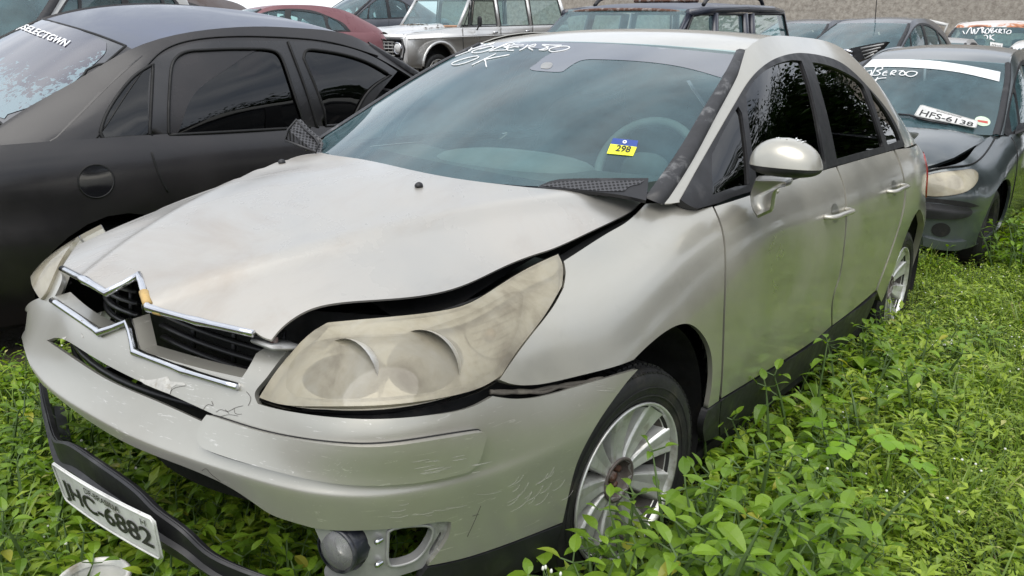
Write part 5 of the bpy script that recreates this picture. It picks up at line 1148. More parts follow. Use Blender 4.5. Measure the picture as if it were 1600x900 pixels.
# ------------------------------------------------------------------ old silver truck-estate
tk = thing('silver_pickup', 'old silver four-door pickup with round headlamp and leaves on its bonnet', 'pickup truck', group='wrecked cars parked around the silver sedan')
TF = Frame((-10.4, 10.55, .76), -4.6, 4.8); tk.matrix_world = TF.m
TSIL = dark_paint('old_silver_paint', (.62, .62, .61), dust_sheen=(.48, .47, .45), a=.35, metal=.5, rough=.3, coat=.9, coatr=.1)
def arc(yc, zc, r, a0, a1, n=12): return [(yc+r*math.cos(R(a0+(a1-a0)*k/n)), zc+r*math.sin(R(a0+(a1-a0)*k/n))) for k in range(n+1)]
side = [(-.86, .50), (-.88, .62), (-.86, 1.02), (-.80, 1.09), (.55, 1.17), (3.95, 1.17), (4.0, 1.1), (4.0, .5)]+arc(2.95, .45, .43, 0, 180)+arc(0, .45, .45, 0, 180)
for sx in (-1, 1):
    o_ = mesh_obj('side_panel', *prism(side, sx*.80, sx*.98, .035, 3), TSIL, tk)
    pts = [(sx*.985, y, z) for y, z in arc(0, .45, .47, 5, 175)]; mesh_obj('arch_flare', *tube(pts, .03, 8), TSIL, o_)
    mesh_obj('body_crease', *tube([(sx*.985, y, 1.0) for y in (-.8, 1, 2.5, 3.9)], .012, 6), TSIL, o_)
    for y in (.62, 1.72, 2.72): mesh_obj('door_gap', *tube([(sx*.985, y, .55), (sx*.985, y, 1.165)], .006, 5), GLB, o_)
    for y in (1.55, 2.55): mesh_obj('door_handle', *box((sx*.98, y-.07, 1.05), (sx*1.01, y+.07, 1.075), .006), CHROME, o_)
    V, F = superell((sx*1.10, .98, 1.28), .05, .03, .03, .10, .10, 14, 8, .6); m_ = mesh_obj('door_mirror', V, F, BLACKP, tk); mesh_obj('mirror_arm', *tube([(sx*1.08, .98, 1.2), (sx*1.0, 1.0, 1.12)], .014, 6), BLACKP, m_)
V, F = patch([[(x, -.84, 1.06+b), (x, -.74, 1.105+b), (x, -.3, 1.14+b), (x, .2, 1.165+b), (x, .60, 1.185+b)] for x, b in ((-.93, -.02), (-.80, -.005), (-.50, .0), (-.42, .045), (0, .055), (.42, .045), (.50, .0), (.80, -.005), (.93, -.02))], 40, 16); mesh_obj('bonnet', V, F, TSIL, tk)
V, F = box((-.90, -.86, .98), (.90, -.80, 1.08), .02); mesh_obj('front_rail', V, F, TSIL, tk)
gk = mesh_obj('grille', *box((-.90, -.87, .66), (.90, -.83, .98), .01), GR, tk)
mesh_obj('grille_bars', *join(*[tube([(-.68, -.885, z), (.68, -.885, z)], .012, 5) for z in np.linspace(.70, .94, 5)], *[tube([(x, -.885, .68), (x, -.885, .96)], .008, 5) for x in np.linspace(-.62, .62, 12)]), SATIN, gk)
mesh_obj('grille_frame', *tube([(-.92, -.89, .65), (.92, -.89, .65), (.95, -.87, .82), (.92, -.89, .99), (-.92, -.89, .99), (-.95, -.87, .82)], .02, 6, closed=True), BLACKP, gk)
for sx in (-1, 1):
    h_ = mesh_obj('headlight', *lathe([(.0, -.925), (.06, -.92), (.088, -.905), (.092, -.89)], 24, 'y', (sx*.78, 0, .83)), simple('lamp_glass', (.62, .62, .60), .12, coat=1, vs=30), tk)
    mesh_obj('lamp_ring', *lathe([(.090, -.90), (.105, -.91), (.118, -.895), (.12, -.87)], 24, 'y', (sx*.78, 0, .83)), CHROME, h_)
mesh_obj('front_bumper', *box((-.98, -.98, .44), (.98, -.90, .60), .02), BLACKP, tk)
roofp = [(.98, 1.70), (1.1, 1.755), (3.7, 1.755), (3.85, 1.70)]
mesh_obj('roof', *prism(roofp, -.82, .82, .02), TSIL, tk)
for sx in (-1, 1):
    for a, b, r_ in (((.88, .60, 1.17), (.80, 1.02, 1.72), .035), ((.93, 1.72, 1.17), (.82, 1.72, 1.72), .035), ((.93, 2.72, 1.17), (.82, 2.70, 1.72), .035), ((.93, 3.92, 1.17), (.82, 3.78, 1.72), .05)):
        mesh_obj('pillar', *tube([(sx*a[0], a[1], a[2]), (sx*b[0], b[1], b[2])], r_, 8), TSIL, tk)
    for y0, y1, y2, y3 in ((.70, 1.66, 1.08, 1.66), (1.78, 2.66, 1.78, 2.64), (2.78, 3.84, 2.78, 3.72)):
        g_ = [(sx*.925, y0, 1.175), (sx*.925, y1, 1.175), (sx*.825, y3, 1.70), (sx*.825, y2, 1.70)]
        if (y0 > 1): mesh_obj('side_window', g_, [(0, 1, 2, 3)], WSG, tk, smooth=False)
        mesh_obj('window_seal', *tube([(p[0]+sx*.004, p[1], p[2]) for p in g_], .014, 6, closed=True), BLACKP, tk)
mesh_obj('windscreen', *patch([[(x, .58+.05*abs(x)**2, 1.19), (x, .78+.05*abs(x)**2, 1.45), (x*.95, .99+.04*abs(x)**2, 1.72)] for x in (-.86, -.4, 0, .4, .86)], 12, 8), WSG, tk)
mesh_obj('rust_sill', *tube([(x, .60+.05*abs(x)**2, 1.195) for x in np.linspace(-.85, .85, 9)], .022, 6), simple('rust_orange_sill', (.42, .24, .15), .7, dirt=(.5, .5, .48), dsc=9), tk)
mesh_obj('wiper', *tube([(-.3, .45, 1.20), (.1, .50, 1.225), (.45, .46, 1.215)], .012, 5), BLACKP, tk)
V, F = box((-.85, .6, .5), (.85, 3.8, .6)); mesh_obj('cab_floor', V, F, INNER, tk); V, F = box((-.85, .5, .8), (.85, .95, 1.14), .04); mesh_obj('dashboard', V, F, CAB, tk)
V, F = box((-.75, -.80, .55), (.75, .5, .98)); mesh_obj('engine_bay', V, F, INNER, tk)
for x, y, fl in ((.80, 0, 0), (.80, 2.95, 0), (-.80, 0, 1), (-.80, 2.95, 1)):
    w = bpy.data.objects.new('wheel', None); COL.objects.link(w); w.parent = tk; w.location = (x, y, .35); w.scale = (1.12,)*3
    for k in ('tyre', 'rim', 'spokes'): ob = bpy.data.objects.new(k, LIGHTW[(k, fl)]); COL.objects.link(ob); ob.parent = w
rnd = random.Random(7); lit = []
for k in range(150):
    x, y = rnd.gauss(-.05, .38), rnd.gauss(.30, .16)
    if abs(x) > .85 or y > .56 or y < -.5: continue
    V = [(-.03, 0, 0), (0, .012, .006), (.03, 0, 0), (0, -.012, .004)]; z = 1.165+.055*(abs(x) < .44)+.02*y+.006
    lit.append(xf((V, [(0, 1, 2, 3)]), Matrix.Translation((x, y, z)) @ Matrix.Rotation(rnd.uniform(0, 6.3), 4, 'Z') @ Matrix.Rotation(rnd.uniform(-.6, .6), 4, 'X') @ Matrix.Scale(rnd.uniform(.6, 1.6), 4)))
lf = mesh_obj('fallen_leaves', *join(*lit), simple('dead_leaf', (.16, .13, .10), .8, vs=30), None, smooth=False); lf.matrix_world = TF.m; tag(lf, 'dry fallen leaves scattered on the silver pickup bonnet', 'dead leaves'); lf['kind'] = 'stuff'
# ------------------------------------------------------------------ rusty white van, white car, dark cars at the back
WROOF = rustroof('rusting_white_roof', (.70, .66, .64), thr=(.66, .74), lim=(.85, 1.6), sc=2.6, rc=(.48, .20, .10))
vn = GCar('white van with a rust-streaked roof front and white writing on its screen, before the wall', 'van', 'white_van', place((-.78, .84, 1.70), 1493, 41, 17, 1, 3.4), 1, 3.4, dict(hw=1.05, B=(-.7, 2.4, 3.4), G=(-.1, .80, 2.0, 3.0, 3.25, 3.35), Z=(1.05, 1.85), q=.5, tumble=.2))
vn.build(WHT, None, roofm=WROOF)
tr3 = [[(398, 355), (415, 385), (420, 395)], [(440, 395), (470, 340), (500, 310), (505, 390)], [(520, 395), (545, 330), (550, 395)], [(560, 395), (600, 320), (580, 330), (640, 310)], [(645, 385), (640, 310)], [(640, 310), (665, 320), (650, 350), (685, 385)],
       [(720, 320), (690, 345), (685, 375), (710, 388), (735, 355), (720, 320)], [(765, 385), (760, 320), (790, 325), (765, 350), (800, 360), (765, 385)], [(840, 330), (815, 355), (840, 380)], [(815, 355), (835, 355)], [(860, 385), (870, 330), (890, 345), (868, 360), (900, 388)],
       [(905, 335), (960, 330)], [(930, 335), (925, 388)], [(985, 345), (955, 375), (975, 392), (1010, 375), (1010, 350), (985, 345)], [(690, 405), (665, 420)], [(690, 405), (715, 430), (705, 455)], [(745, 405), (745, 465)], [(800, 405), (750, 435), (800, 478)]]
strokes(vn.WS, cz_(tr3, 1456, 6, 8.2), .012, WHITE, vn.ws, off=.01)
pq = [vn.WS.at(vn.WS.px(*p))[0]+vn.WS.nrm(vn.WS.px(*p))[0]*.03 for p in ((1547, 76), (1565, 78), (1567, 70), (1547, 67))]
pv = thing('number_plate', 'small number plate leaning in the white van screen', 'number plate'); pv.matrix_world = vn.fr.m
plate(pq, pv, PLM, [('0720', (.12, .10, .9, .6), .012)], [])
wc = GCar('white car with curved roof and white writing, at the right edge behind the grey hatchback', 'car', 'white_hatchback', place((-.50, 1.05, 1.40), 1586, 70, 9.5, 1, 3.4), 1, 3.4, dict(hw=.84, B=(-.7, 2.45, 3.1), G=(.0, 1.05, 1.9, 2.6, 3.0, 3.08), Z=(.95, 1.48), q=.5))
wc.build(WHT, None)
strokes(wc.WS, cz_([[(1120, 545), (1075, 590), (1090, 605), (1125, 580), (1140, 545)], [(1160, 600), (1180, 555), (1200, 545), (1190, 570)], [(1200, 600), (1145, 635), (1160, 645), (1200, 630)]], 1440, 0, 7.5), .008, WHITE, wc.ws, off=.006)
GGREY = dark_paint('grey_green_paint', (.10, .12, .12), a=.4)
gl_ = GCar('tall white van whose dark screen shows above the black sedan at the left edge', 'van', 'white_van', place((.70, .62, 1.45), 63, 6, 6.6, 32, 3), 32, 3, dict(hw=.92, B=(-.8, 2.6, 3.4), G=(.0, 1.25, 2.2, 3.0, 3.3, 3.4), Z=(1.2, 2.05), q=.4, tumble=.15)); gl_.build(WHT, None)
d2 = GCar('dark car with a pale screen between the maroon hatchback and the silver pickup', 'car', 'dark_saloon', place((.62, .60, 1.25), 558, 12, 18.5, -8, 3.4), -8, 3.4, dict(hw=.86, B=(-.75, 2.5, 3.5), G=(.0, 1.05, 1.8, 2.4, 2.9, 3.1), Z=(1.0, 1.62), q=.4)); d2.build(DK2, None)
w3 = GCar('dark brown van over the black sedan roof, between the white van and the maroon hatchback', 'van', 'brown_van', place((0, 1.4, 1.62), 235, -12, 14.5, -15, 3.4), -15, 3.4, dict(hw=.86, B=(-.75, 2.5, 3.5), G=(.0, 1.05, 1.8, 2.8, 3.2, 3.4), Z=(1.0, 1.62), q=.4)); w3.build(dark_paint('brown_paint', (.06, .035, .025)), None)
# loose front bumper with chevron badge leaning on the dark hatchback
lb = thing('loose_front_bumper', 'loose black front bumper with a silver double chevron, leaning on the dark hatchback', 'bumper')
bp = [U(x, y, y=9.3) for x, y in ((1308, 82), (1335, 74), (1360, 69), (1385, 65), (1372, 80), (1350, 92), (1330, 100), (1312, 96))]
def slab(P, d, mat, name, par):
    P = [np.array(p) for p in P]; n = len(P); V = P+[p+d for p in P]; return mesh_obj(name, V, [tuple(range(n))[::-1], tuple(range(n, 2*n))]+[(k, (k+1) % n, n+(k+1) % n, n+k) for k in range(n)], mat, par, smooth=False)
slab(bp, np.array([.02, .10, 0]), BLACKP, 'bumper_skin', lb)
mesh_obj('grille_bars', *join(*[tube([U(1345+2*k, 76+5.2*k, y=9.26), U(1381-5*k, 69+5*k, y=9.26)], .012, 5) for k in range(4)]), SATIN, lb)
for dy in (0, 6): mesh_obj('chevron', *tube([U(1311, 84+dy, y=9.25), U(1321, 78+dy, y=9.25), U(1332, 82+dy, y=9.25)], .022, 4), CHROME, lb)
dr_ = thing('white_car_door', 'white car door frame standing open behind the dark hatchback', 'car door')
dq = [U(x, y, y=17) for x, y in ((1444, 46), (1453, 33), (1480, 39), (1475, 53))]
mesh_obj('door_frame', *tube(dq, .035, 6, closed=True), WHT, dr_)
dp = [U(x, y, y=17) for x, y in ((1444, 47), (1475, 54), (1473, 90), (1443, 88))]; slab(dp, np.array([0, .06, 0]), WHT, 'door_panel', dr_)
# ------------------------------------------------------------------ ground and wall
def gz(x, y):
    s = np.clip((y-.6)/6, 0, None); f = .062*np.clip(y-1.2, 0, None)
    near = np.clip((1.6-abs(x-0))/.8, 0, 1)*np.clip((4.3-y)/.6, 0, 1)      # level under the silver car
    right = np.clip((x+.6)/1.6, 0, 1)*np.clip((8.5-y)/3.5, 0, 1)            # lower strip on the right up to the grey hatchback
    return f*(1-near)*(1-.97*right)+np.clip(-x-7, 0, 8)*.06*np.clip(y/8, 0, 1)
def gmat():
    m, t, o = nodes('damp_soil'); f = noise(t, 3, 8, .65, coord='Object'); f2 = noise(t, 60, 6, .7)
    c = ramp(t, f, [(.3, (.035, .028, .018)), (.6, (.07, .055, .035)), (.75, (.05, .06, .02))]); b = bsdf(t, o, Base_Color=c, Roughness=.95); bump(t, b, f2, .8, .03); return m
xs = np.concatenate([np.linspace(-60, -14, 12), np.linspace(-13, 12, 101), np.linspace(14, 60, 12)]); ys_ = np.concatenate([np.linspace(-30, -5, 8), np.linspace(-4, 22, 105), np.linspace(24, 90, 14)])
X, Y = np.meshgrid(xs, ys_, indexing='ij'); Zg = gz(X, Y); Zg = np.minimum(Zg, 1.6)
rs = np.random.RandomState(3)
g = mesh_obj('ground', *grid_net(np.stack([X, Y, Zg+rs.uniform(-.01, .01, X.shape)], -1)), gmat()); g['kind'] = 'structure'
def wallmat():
    m, t, o = nodes('weathered_block_wall'); f = noise(t, .9, 8, .7, dist=.3); f2 = noise(t, 7, 9, .75)
    c = t.nodes.new('ShaderNodeTexCoord'); mp_ = t.nodes.new('ShaderNodeMapping'); mp_.inputs['Rotation'].default_value = (R(90), 0, 0); L(t, c.outputs['Object'], mp_.inputs[0])
    bt = t.nodes.new('ShaderNodeTexBrick'); bt.inputs['Scale'].default_value = 1; bt.inputs['Brick Width'].default_value = .40; bt.inputs['Row Height'].default_value = .2; bt.inputs['Mortar Size'].default_value = .012
    bt.inputs['Color1'].default_value = (.31, .285, .25, 1); bt.inputs['Color2'].default_value = (.23, .21, .185, 1); bt.inputs['Mortar'].default_value = (.2, .185, .165, 1); L(t, mp_.outputs[0], bt.inputs['Vector'])
    c1 = mixc(t, ramp(t, f, [(.25, .55), (.7, .95)]), bt.outputs['Color'], (.46, .42, .36)); c2 = mixc(t, ramp(t, f2, [(.42, 0.), (.68, .9)]), c1, (.17, .145, .12)); b = bsdf(t, o, Base_Color=c2, Roughness=.92)
    bump(t, b, f2, .6, .05); return m
wm = wallmat(); wl = bpy.data.objects.new('w', None); bpy.data.objects.remove(wl)
wall = mesh_obj('boundary_wall', *box((-24, 26, 0), (4, 26.25, 8.0)), wm, smooth=False); tag(wall, 'tall weathered grey concrete block wall behind the cars', 'wall'); wall.rotation_euler = (0, 0, 0)
# ------------------------------------------------------------------ leaves
def leafmat(name, a, b, tr=.35, gloss=.35, warm=None):
    m, t, o = nodes(name); gi = t.nodes.new('ShaderNodeNewGeometry'); oi = t.nodes.new('ShaderNodeObjectInfo')
    c = ramp(t, gi.outputs['Random Per Island'], [(0, a), (.55, [(x+y)/2 for x, y in zip(a, b)]), (.93, b), (1, warm or b)])
    c2 = mixc(t, ramp(t, noise(t, 1.6, 3, .5, coord='Object'), [(.35, 0.), (.7, .35)]), c, [x*1.35 for x in b])
    bs = t.nodes.new('ShaderNodeBsdfPrincipled'); L(t, c2, bs.inputs['Base Color']); bs.inputs['Roughness'].default_value = gloss; bs.inputs['Specular IOR Level'].default_value = .45
    tl = t.nodes.new('ShaderNodeBsdfTranslucent'); mm = t.nodes.new('ShaderNodeMixShader'); mm.inputs[0].default_value = tr
    hs = t.nodes.new('ShaderNodeHueSaturation'); hs.inputs['Value'].default_value = 1.5; hs.inputs['Saturation'].default_value = 1.1; L(t, c2, hs.inputs['Color']); L(t, hs.outputs[0], tl.inputs[0])
    L(t, bs.outputs[0], mm.inputs[1]); L(t, tl.outputs[0], mm.inputs[2]); L(t, mm.outputs[0], o.inputs[0]); return m
LEAF_B = leafmat('broad_leaf', (.085, .17, .016), (.235, .375, .034), warm=(.48, .42, .07))
LEAF_S = leafmat('small_leaf', (.15, .245, .02), (.38, .49, .06), warm=(.56, .50, .24))
LEAF_G = leafmat('grass_blade', (.10, .18, .025), (.24, .34, .06), warm=(.38, .32, .15))
LEAF_R = leafmat('round_leaf', (.16, .32, .02), (.24, .42, .03))
STEM = simple('green_stem', (.07, .12, .03), .6); DRY = simple('dry_stalk', (.26, .20, .12), .8)
FLW = simple('small_white_flower', (.75, .76, .68), .6)
def leaf(l, w, M, fold=.25, droop=.5, n=4, shape=0):
    """one leaf blade, folded at its midrib and drooping"""
    V = []; F = []
    for i in range(n+1):
        t = i/n; ww = w*(math.sin(math.pi*min(1, (t*.92+.04))**(.8 if shape == 0 else 1.5)))*.5
        if i == n: ww = w*.02
        if i == 0: ww = w*.06
        x = l*math.cos(droop*t*.7)*t; z = -l*t*math.sin(droop*t*.8)
        V += [(x, -ww, z+ww*fold), (x, 0, z), (x, ww, z+ww*fold)]
    for i in range(n):
        a = 3*i; F += [(a, a+3, a+4, a+1), (a+1, a+4, a+5, a+2)]
    return xf((V, F), M)
def rot(yaw, pitch, o=(0, 0, 0)): return Matrix.Translation(o) @ Matrix.Rotation(yaw, 4, 'Z') @ Matrix.Rotation(-pitch, 4, 'Y')
def broad_plant(rn, h, ls, n_node=5):
    L_ = []; S = []; lean = (rn.uniform(-.3, .3), rn.uniform(-.3, .3)); tw = rn.uniform(0, 6)
    pts = [(lean[0]*h*(k/n_node)**1.6, lean[1]*h*(k/n_node)**1.6, h*k/n_node) for k in range(n_node+1)]
    S.append(tube(pts, [.0035]*n_node+[.001], 4))
    for k in range(1, n_node+1):
        p = pts[k]; sc = ls*(1.0-.45*(k/n_node)**2)*rn.uniform(.8, 1.15)
        for j in range(2 if k < n_node else 3):
            a = tw+k*1.57+j*(math.pi if k < n_node else 2.1)+rn.uniform(-.3, .3); pt = rn.uniform(-.1, .55) if k < n_node else rn.uniform(.4, 1.0)
            st_ = (p[0]+.02*math.cos(a), p[1]+.02*math.sin(a), p[2]+.008); L_.append(leaf(sc, sc*rn.uniform(.42, .56), rot(a, pt, st_), rn.uniform(.1, .4), rn.uniform(.3, 1.0), 5))
            S.append(tube([p, st_], .0015, 3, caps=False))
    return join(*L_), join(*S)
def small_plant(rn, h, ls, n_node=8, branch=3):
    L_ = []; S = []
    for b in range(branch):
        a0 = rn.uniform(0, 6.3); sp = rn.uniform(.1, .6); pts = [(h*sp*math.cos(a0)*t, h*sp*math.sin(a0)*t, h*t*(1-.15*t)) for t in np.linspace(0, 1, n_node+1)]
        S.append(tube(pts, .0013, 3, caps=False))
        for k in range(2, n_node+1):
            for j in (0, 1):
                a = rn.uniform(0, 6.3); L_.append(leaf(ls*rn.uniform(.6, 1.2), ls*rn.uniform(.3, .45), rot(a, rn.uniform(0, .9), pts[k]), .2, rn.uniform(.1, .7), 2))
    return join(*L_), join(*S)
def grass_tuft(rn, h, n=14):
    V = []; F = []
    for k in range(n):
        a = rn.uniform(0, 6.3); l = h*rn.uniform(.5, 1.2); be = rn.uniform(.2, 1.1); w = rn.uniform(.002, .0045); o = (rn.uniform(-.03, .03), rn.uniform(-.03, .03)); b = len(V); m_ = 5
        for i in range(m_+1):
            t = i/m_; r_ = l*t*math.sin(be*t); z = l*t*math.cos(be*t*.9); ww = w*(1-t**2)+.0003; V += [(o[0]+r_*math.cos(a)-ww*math.sin(a), o[1]+r_*math.sin(a)+ww*math.cos(a), z), (o[0]+r_*math.cos(a)+ww*math.sin(a), o[1]+r_*math.sin(a)-ww*math.cos(a), z)]
        for i in range(m_): F.append((b+2*i, b+2*i+1, b+2*i+3, b+2*i+2))
    return V, F
def proto_coll(name, makers, n, seed):
    """hidden library of plant clumps that the ground cover scatters"""
    c = bpy.data.collections.new(name)
    for k in range(n):
        rn = random.Random(seed+k); parts_ = makers(rn); me = bpy.data.meshes.new(name); VV = []; FF = []; mi = []; mats_ = []
        for (V, F), m_ in parts_:
            if not V: continue
            if m_ not in mats_: mats_.append(m_)
            b = len(VV); VV += V; FF += [tuple(i+b for i in f) for f in F]; mi += [mats_.index(m_)]*len(F)
        me.from_pydata([tuple(v) for v in VV], [], FF); me.update()
        for m_ in mats_: me.materials.append(m_)
        me.polygons.foreach_set('material_index', mi); o = bpy.data.objects.new('plant_clump', me); c.objects.link(o)
    return c
def mk_broad(rn, hs=(.10, .27), ls=(.035, .10), cnt=5, spread=.12):
    out_ = []
    for i in range(cnt):
        l_, s_ = broad_plant(rn, rn.uniform(*hs), rn.uniform(*ls), rn.choice((4, 5, 5, 6))); M = Matrix.Translation((rn.uniform(-spread, spread), rn.uniform(-spread, spread), 0)) @ Matrix.Rotation(rn.uniform(0, 6), 4, 'Z'); out_ += [(xf(l_, M), LEAF_B), (xf(s_, M), STEM)]
    return out_
def mk_small(rn, hs=(.07, .17), ls=(.014, .026), cnt=9, spread=.13):
    out_ = []
    for i in range(cnt):
        l_, s_ = small_plant(rn, rn.uniform(*hs), rn.uniform(*ls), rn.choice((6, 8, 9)), rn.choice((2, 3, 4))); M = Matrix.Translation((rn.uniform(-spread, spread), rn.uniform(-spread, spread), 0)); out_ += [(xf(l_, M), LEAF_S), (xf(s_, M), STEM)]
    if rn.random() < .3:
        for i in range(rn.choice((1, 2))):
            p = (rn.uniform(-.1, .1), rn.uniform(-.1, .1), rn.uniform(.12, .2)); V, F = superell(p, .0035, .0035, .0035, .003, .003, 6, 4, 1); out_.append(((V, F), FLW)); out_.append((tube([(p[0]*.8, p[1]*.8, 0), p], .0009, 3, caps=False), STEM))
    return out_
def mk_grass(rn):
    out_ = []
    for i in range(4):
        M = Matrix.Translation((rn.uniform(-.1, .1), rn.uniform(-.1, .1), 0)); out_.append((xf(grass_tuft(rn, rn.uniform(.12, .26)), M), LEAF_G))
    for i in range(6): a = rn.uniform(0, 6); out_.append((tube([(rn.uniform(-.1, .1), rn.uniform(-.1, .1), 0.02), (.15*math.cos(a), .15*math.sin(a), rn.uniform(.03, .14))], .0013, 3), DRY))
    return out_
def mk_mid(rn): return mk_small(rn, (.10, .24), (.028, .052), 5, .13)
PM = proto_coll('mid_clumps', mk_mid, 8, 130)
PB = proto_coll('broad_clumps', mk_broad, 9, 10); PS = proto_coll('small_clumps', mk_small, 10, 50); PG = proto_coll('grass_clumps', mk_grass, 6, 90)
def scatter(name, label, cat, P, coll, rn, smin=.8, smax=1.25):
    """ground cover: one object whose points carry plant clumps"""
    me = bpy.data.meshes.new(name); me.from_pydata([tuple(p) for p in P], [], []); o = bpy.data.objects.new(name, me); COL.objects.link(o)
    n = len(P)
    a = me.attributes.new('rotz', 'FLOAT_VECTOR', 'POINT'); a.data.foreach_set('vector', np.stack([rn.uniform(-.15, .15, n), rn.uniform(-.15, .15, n), rn.uniform(0, 6.28, n)], -1).ravel())
    a = me.attributes.new('siz', 'FLOAT', 'POINT'); a.data.foreach_set('value', rn.uniform(smin, smax, n))
    ng = bpy.data.node_groups.new(name, 'GeometryNodeTree'); ng.interface.new_socket('Geometry', in_out='INPUT', socket_type='NodeSocketGeometry'); ng.interface.new_socket('Geometry', in_out='OUTPUT', socket_type='NodeSocketGeometry')
    i_ = ng.nodes.new('NodeGroupInput'); o_ = ng.nodes.new('NodeGroupOutput'); ip = ng.nodes.new('GeometryNodeInstanceOnPoints'); ci = ng.nodes.new('GeometryNodeCollectionInfo'); ci.inputs[0].default_value = coll; ci.inputs['Separate Children'].default_value = True; ci.inputs['Reset Children'].default_value = True
    ra = ng.nodes.new('GeometryNodeInputNamedAttribute'); ra.data_type = 'FLOAT_VECTOR'; ra.inputs[0].default_value = 'rotz'; sa = ng.nodes.new('GeometryNodeInputNamedAttribute'); sa.data_type = 'FLOAT'; sa.inputs[0].default_value = 'siz'
    e2r = ng.nodes.new('FunctionNodeEulerToRotation'); ip.inputs['Pick Instance'].default_value = True
    k = ng.links.new; k(i_.outputs[0], ip.inputs['Points']); k(ci.outputs[0], ip.inputs['Instance']); k(ra.outputs[0], e2r.inputs[0]); k(e2r.outputs[0], ip.inputs['Rotation']); k(sa.outputs[0], ip.inputs['Scale']); k(ip.outputs[0], o_.inputs[0])
    md = o.modifiers.new('scatter', 'NODES'); md.node_group = ng; tag(o, label, cat); o['kind'] = 'stuff'; return o
rs = np.random.RandomState(11)
def jgrid(x0, x1, y0, y1, st_, jit=.8):
    X, Y = np.meshgrid(np.arange(x0, x1, st_), np.arange(y0, y1, st_)); X = X+rs.uniform(-st_*jit, st_*jit, X.shape); Y = Y+rs.uniform(-st_*jit, st_*jit, Y.shape); return np.stack([X.ravel(), Y.ravel()], -1)
BKT = U(148, 912, z=.20)
def clear(P):
    x, y = P[:, 0], P[:, 1]; d = P-CAMP[:2]; ang = np.degrees(np.arctan2(-(d[:, 0]), d[:, 1])); dd = np.hypot(d[:, 0], d[:, 1])
    vis = (np.abs(ang-37) < 50) | (dd < 1.2)
    carin = (np.abs(x) < .84) & (y > -.40) & (y < 3.7)
    hatch = (np.abs(x-.2) < .8) & (y > 4.45) & (y < 8.2)
    blk_ = (x > -3.1) & (x < -1.45) & (y > -1.0) & (y < 3.1)
    whl = (np.abs(x-.73) < .17) & ((np.abs(y) < .33) | (np.abs(y-2.71) < .33))
    bkt_ = np.hypot(x-BKT[0], y-BKT[1]) < .15
    return P[vis & ~bkt_ & ~carin & ~hatch & ~blk_ & ~whl]
def lift(P): return np.concatenate([P, (gz(P[:, 0], P[:, 1])-.012)[:, None]], 1)
def nz(P, s, o): return np.sin(P[:, 0]*s+o)*np.cos(P[:, 1]*s*1.3+o*2)+.6*np.sin(P[:, 0]*s*2.3-P[:, 1]*s*1.9+o)
A = clear(jgrid(.6, 7.5, -2.2, 9.5, .095)); d_ = np.hypot(A[:, 0]-CAMP[0], A[:, 1]-CAMP[1])
nearcar = A[:, 0] < 1.32+.12*np.sin(A[:, 1]*5)
pb = (nearcar & (rs.uniform(size=len(A)) < .85) & (A[:, 1] < 2.6)) | ((nz(A, 1.9, 1.) > .95) & (d_ < 6)) | ((A[:, 1] < -.15) & (A[:, 0] < 1.9) & (nz(A, 3, 2.) > -.1))
B1 = A[pb]; B1 = B1[rs.uniform(size=len(B1)) < .30]; wy = rs.uniform(-.42, .40, 26); WH = np.concatenate([np.stack([rs.uniform(.98, 1.22, 26), wy], -1), np.stack([rs.uniform(.98, 1.1, 7), rs.uniform(.5, 1.9, 7)], -1)]); HW = np.stack([rs.uniform(1.02, 1.35, 34), rs.uniform(4.35, 6.2, 34)], -1)
B2 = np.concatenate([A[~pb], A[pb][::2]]); B2 = B2[rs.uniform(size=len(B2)) < .9]
Lf = clear(jgrid(-3.2, .75, -2.2, -.38, .095)); Lf = Lf[(Lf[:, 1] < -.42) | (np.abs(Lf[:, 0]) > .8)]
Lf = Lf[~((np.abs(Lf[:, 0]-.12) < .25) & (Lf[:, 1] < -1.0) & (Lf[:, 1] > -1.4))] if False else Lf
lb_ = (Lf[:, 0] > -.95); L1 = Lf[lb_]; L2 = Lf[~lb_]; L3 = clear(jgrid(-1.45, -.86, -.5, 3.0, .11))
scatter('broadleaf_weeds', 'broad-leaved green weeds growing along and under the silver sedan', 'weeds', lift(np.concatenate([B1, L1[rs.uniform(size=len(L1)) < .8], L3])), PB, rs, .75, 1.2)
far = clear(jgrid(-6, 14, 6, 14, .22)); far = far[(far[:, 0] > 1.0)]
scatter('tall_weeds', 'taller leafy weeds crowding the front wheel, the sill and the grey hatchback bumper', 'weeds', lift(np.concatenate([WH, HW])), PB, rs, 1.15, 1.6)
mid = np.concatenate([A[(rs.uniform(size=len(A)) < np.where(pb, .55, .14))], L1[::2], L2[::3]])
scatter('leafy_herbs', 'mid-sized narrow-leaved herbs mixed through the weeds', 'herbs', lift(mid), PM, rs, .8, 1.3)
scatter('herb_carpet', 'dense carpet of small-leaved bright green herbs on the right', 'ground cover', lift(np.concatenate([B2, L2, far])), PS, rs, .8, 1.25)
G_ = np.concatenate([A[(rs.uniform(size=len(A)) < .16)], Lf[(rs.uniform(size=len(Lf)) < .25)]])
scatter('grass_blades', 'loose grass blades and dry stalks among the weeds', 'grass', lift(G_), PG, rs, .7, 1.2)
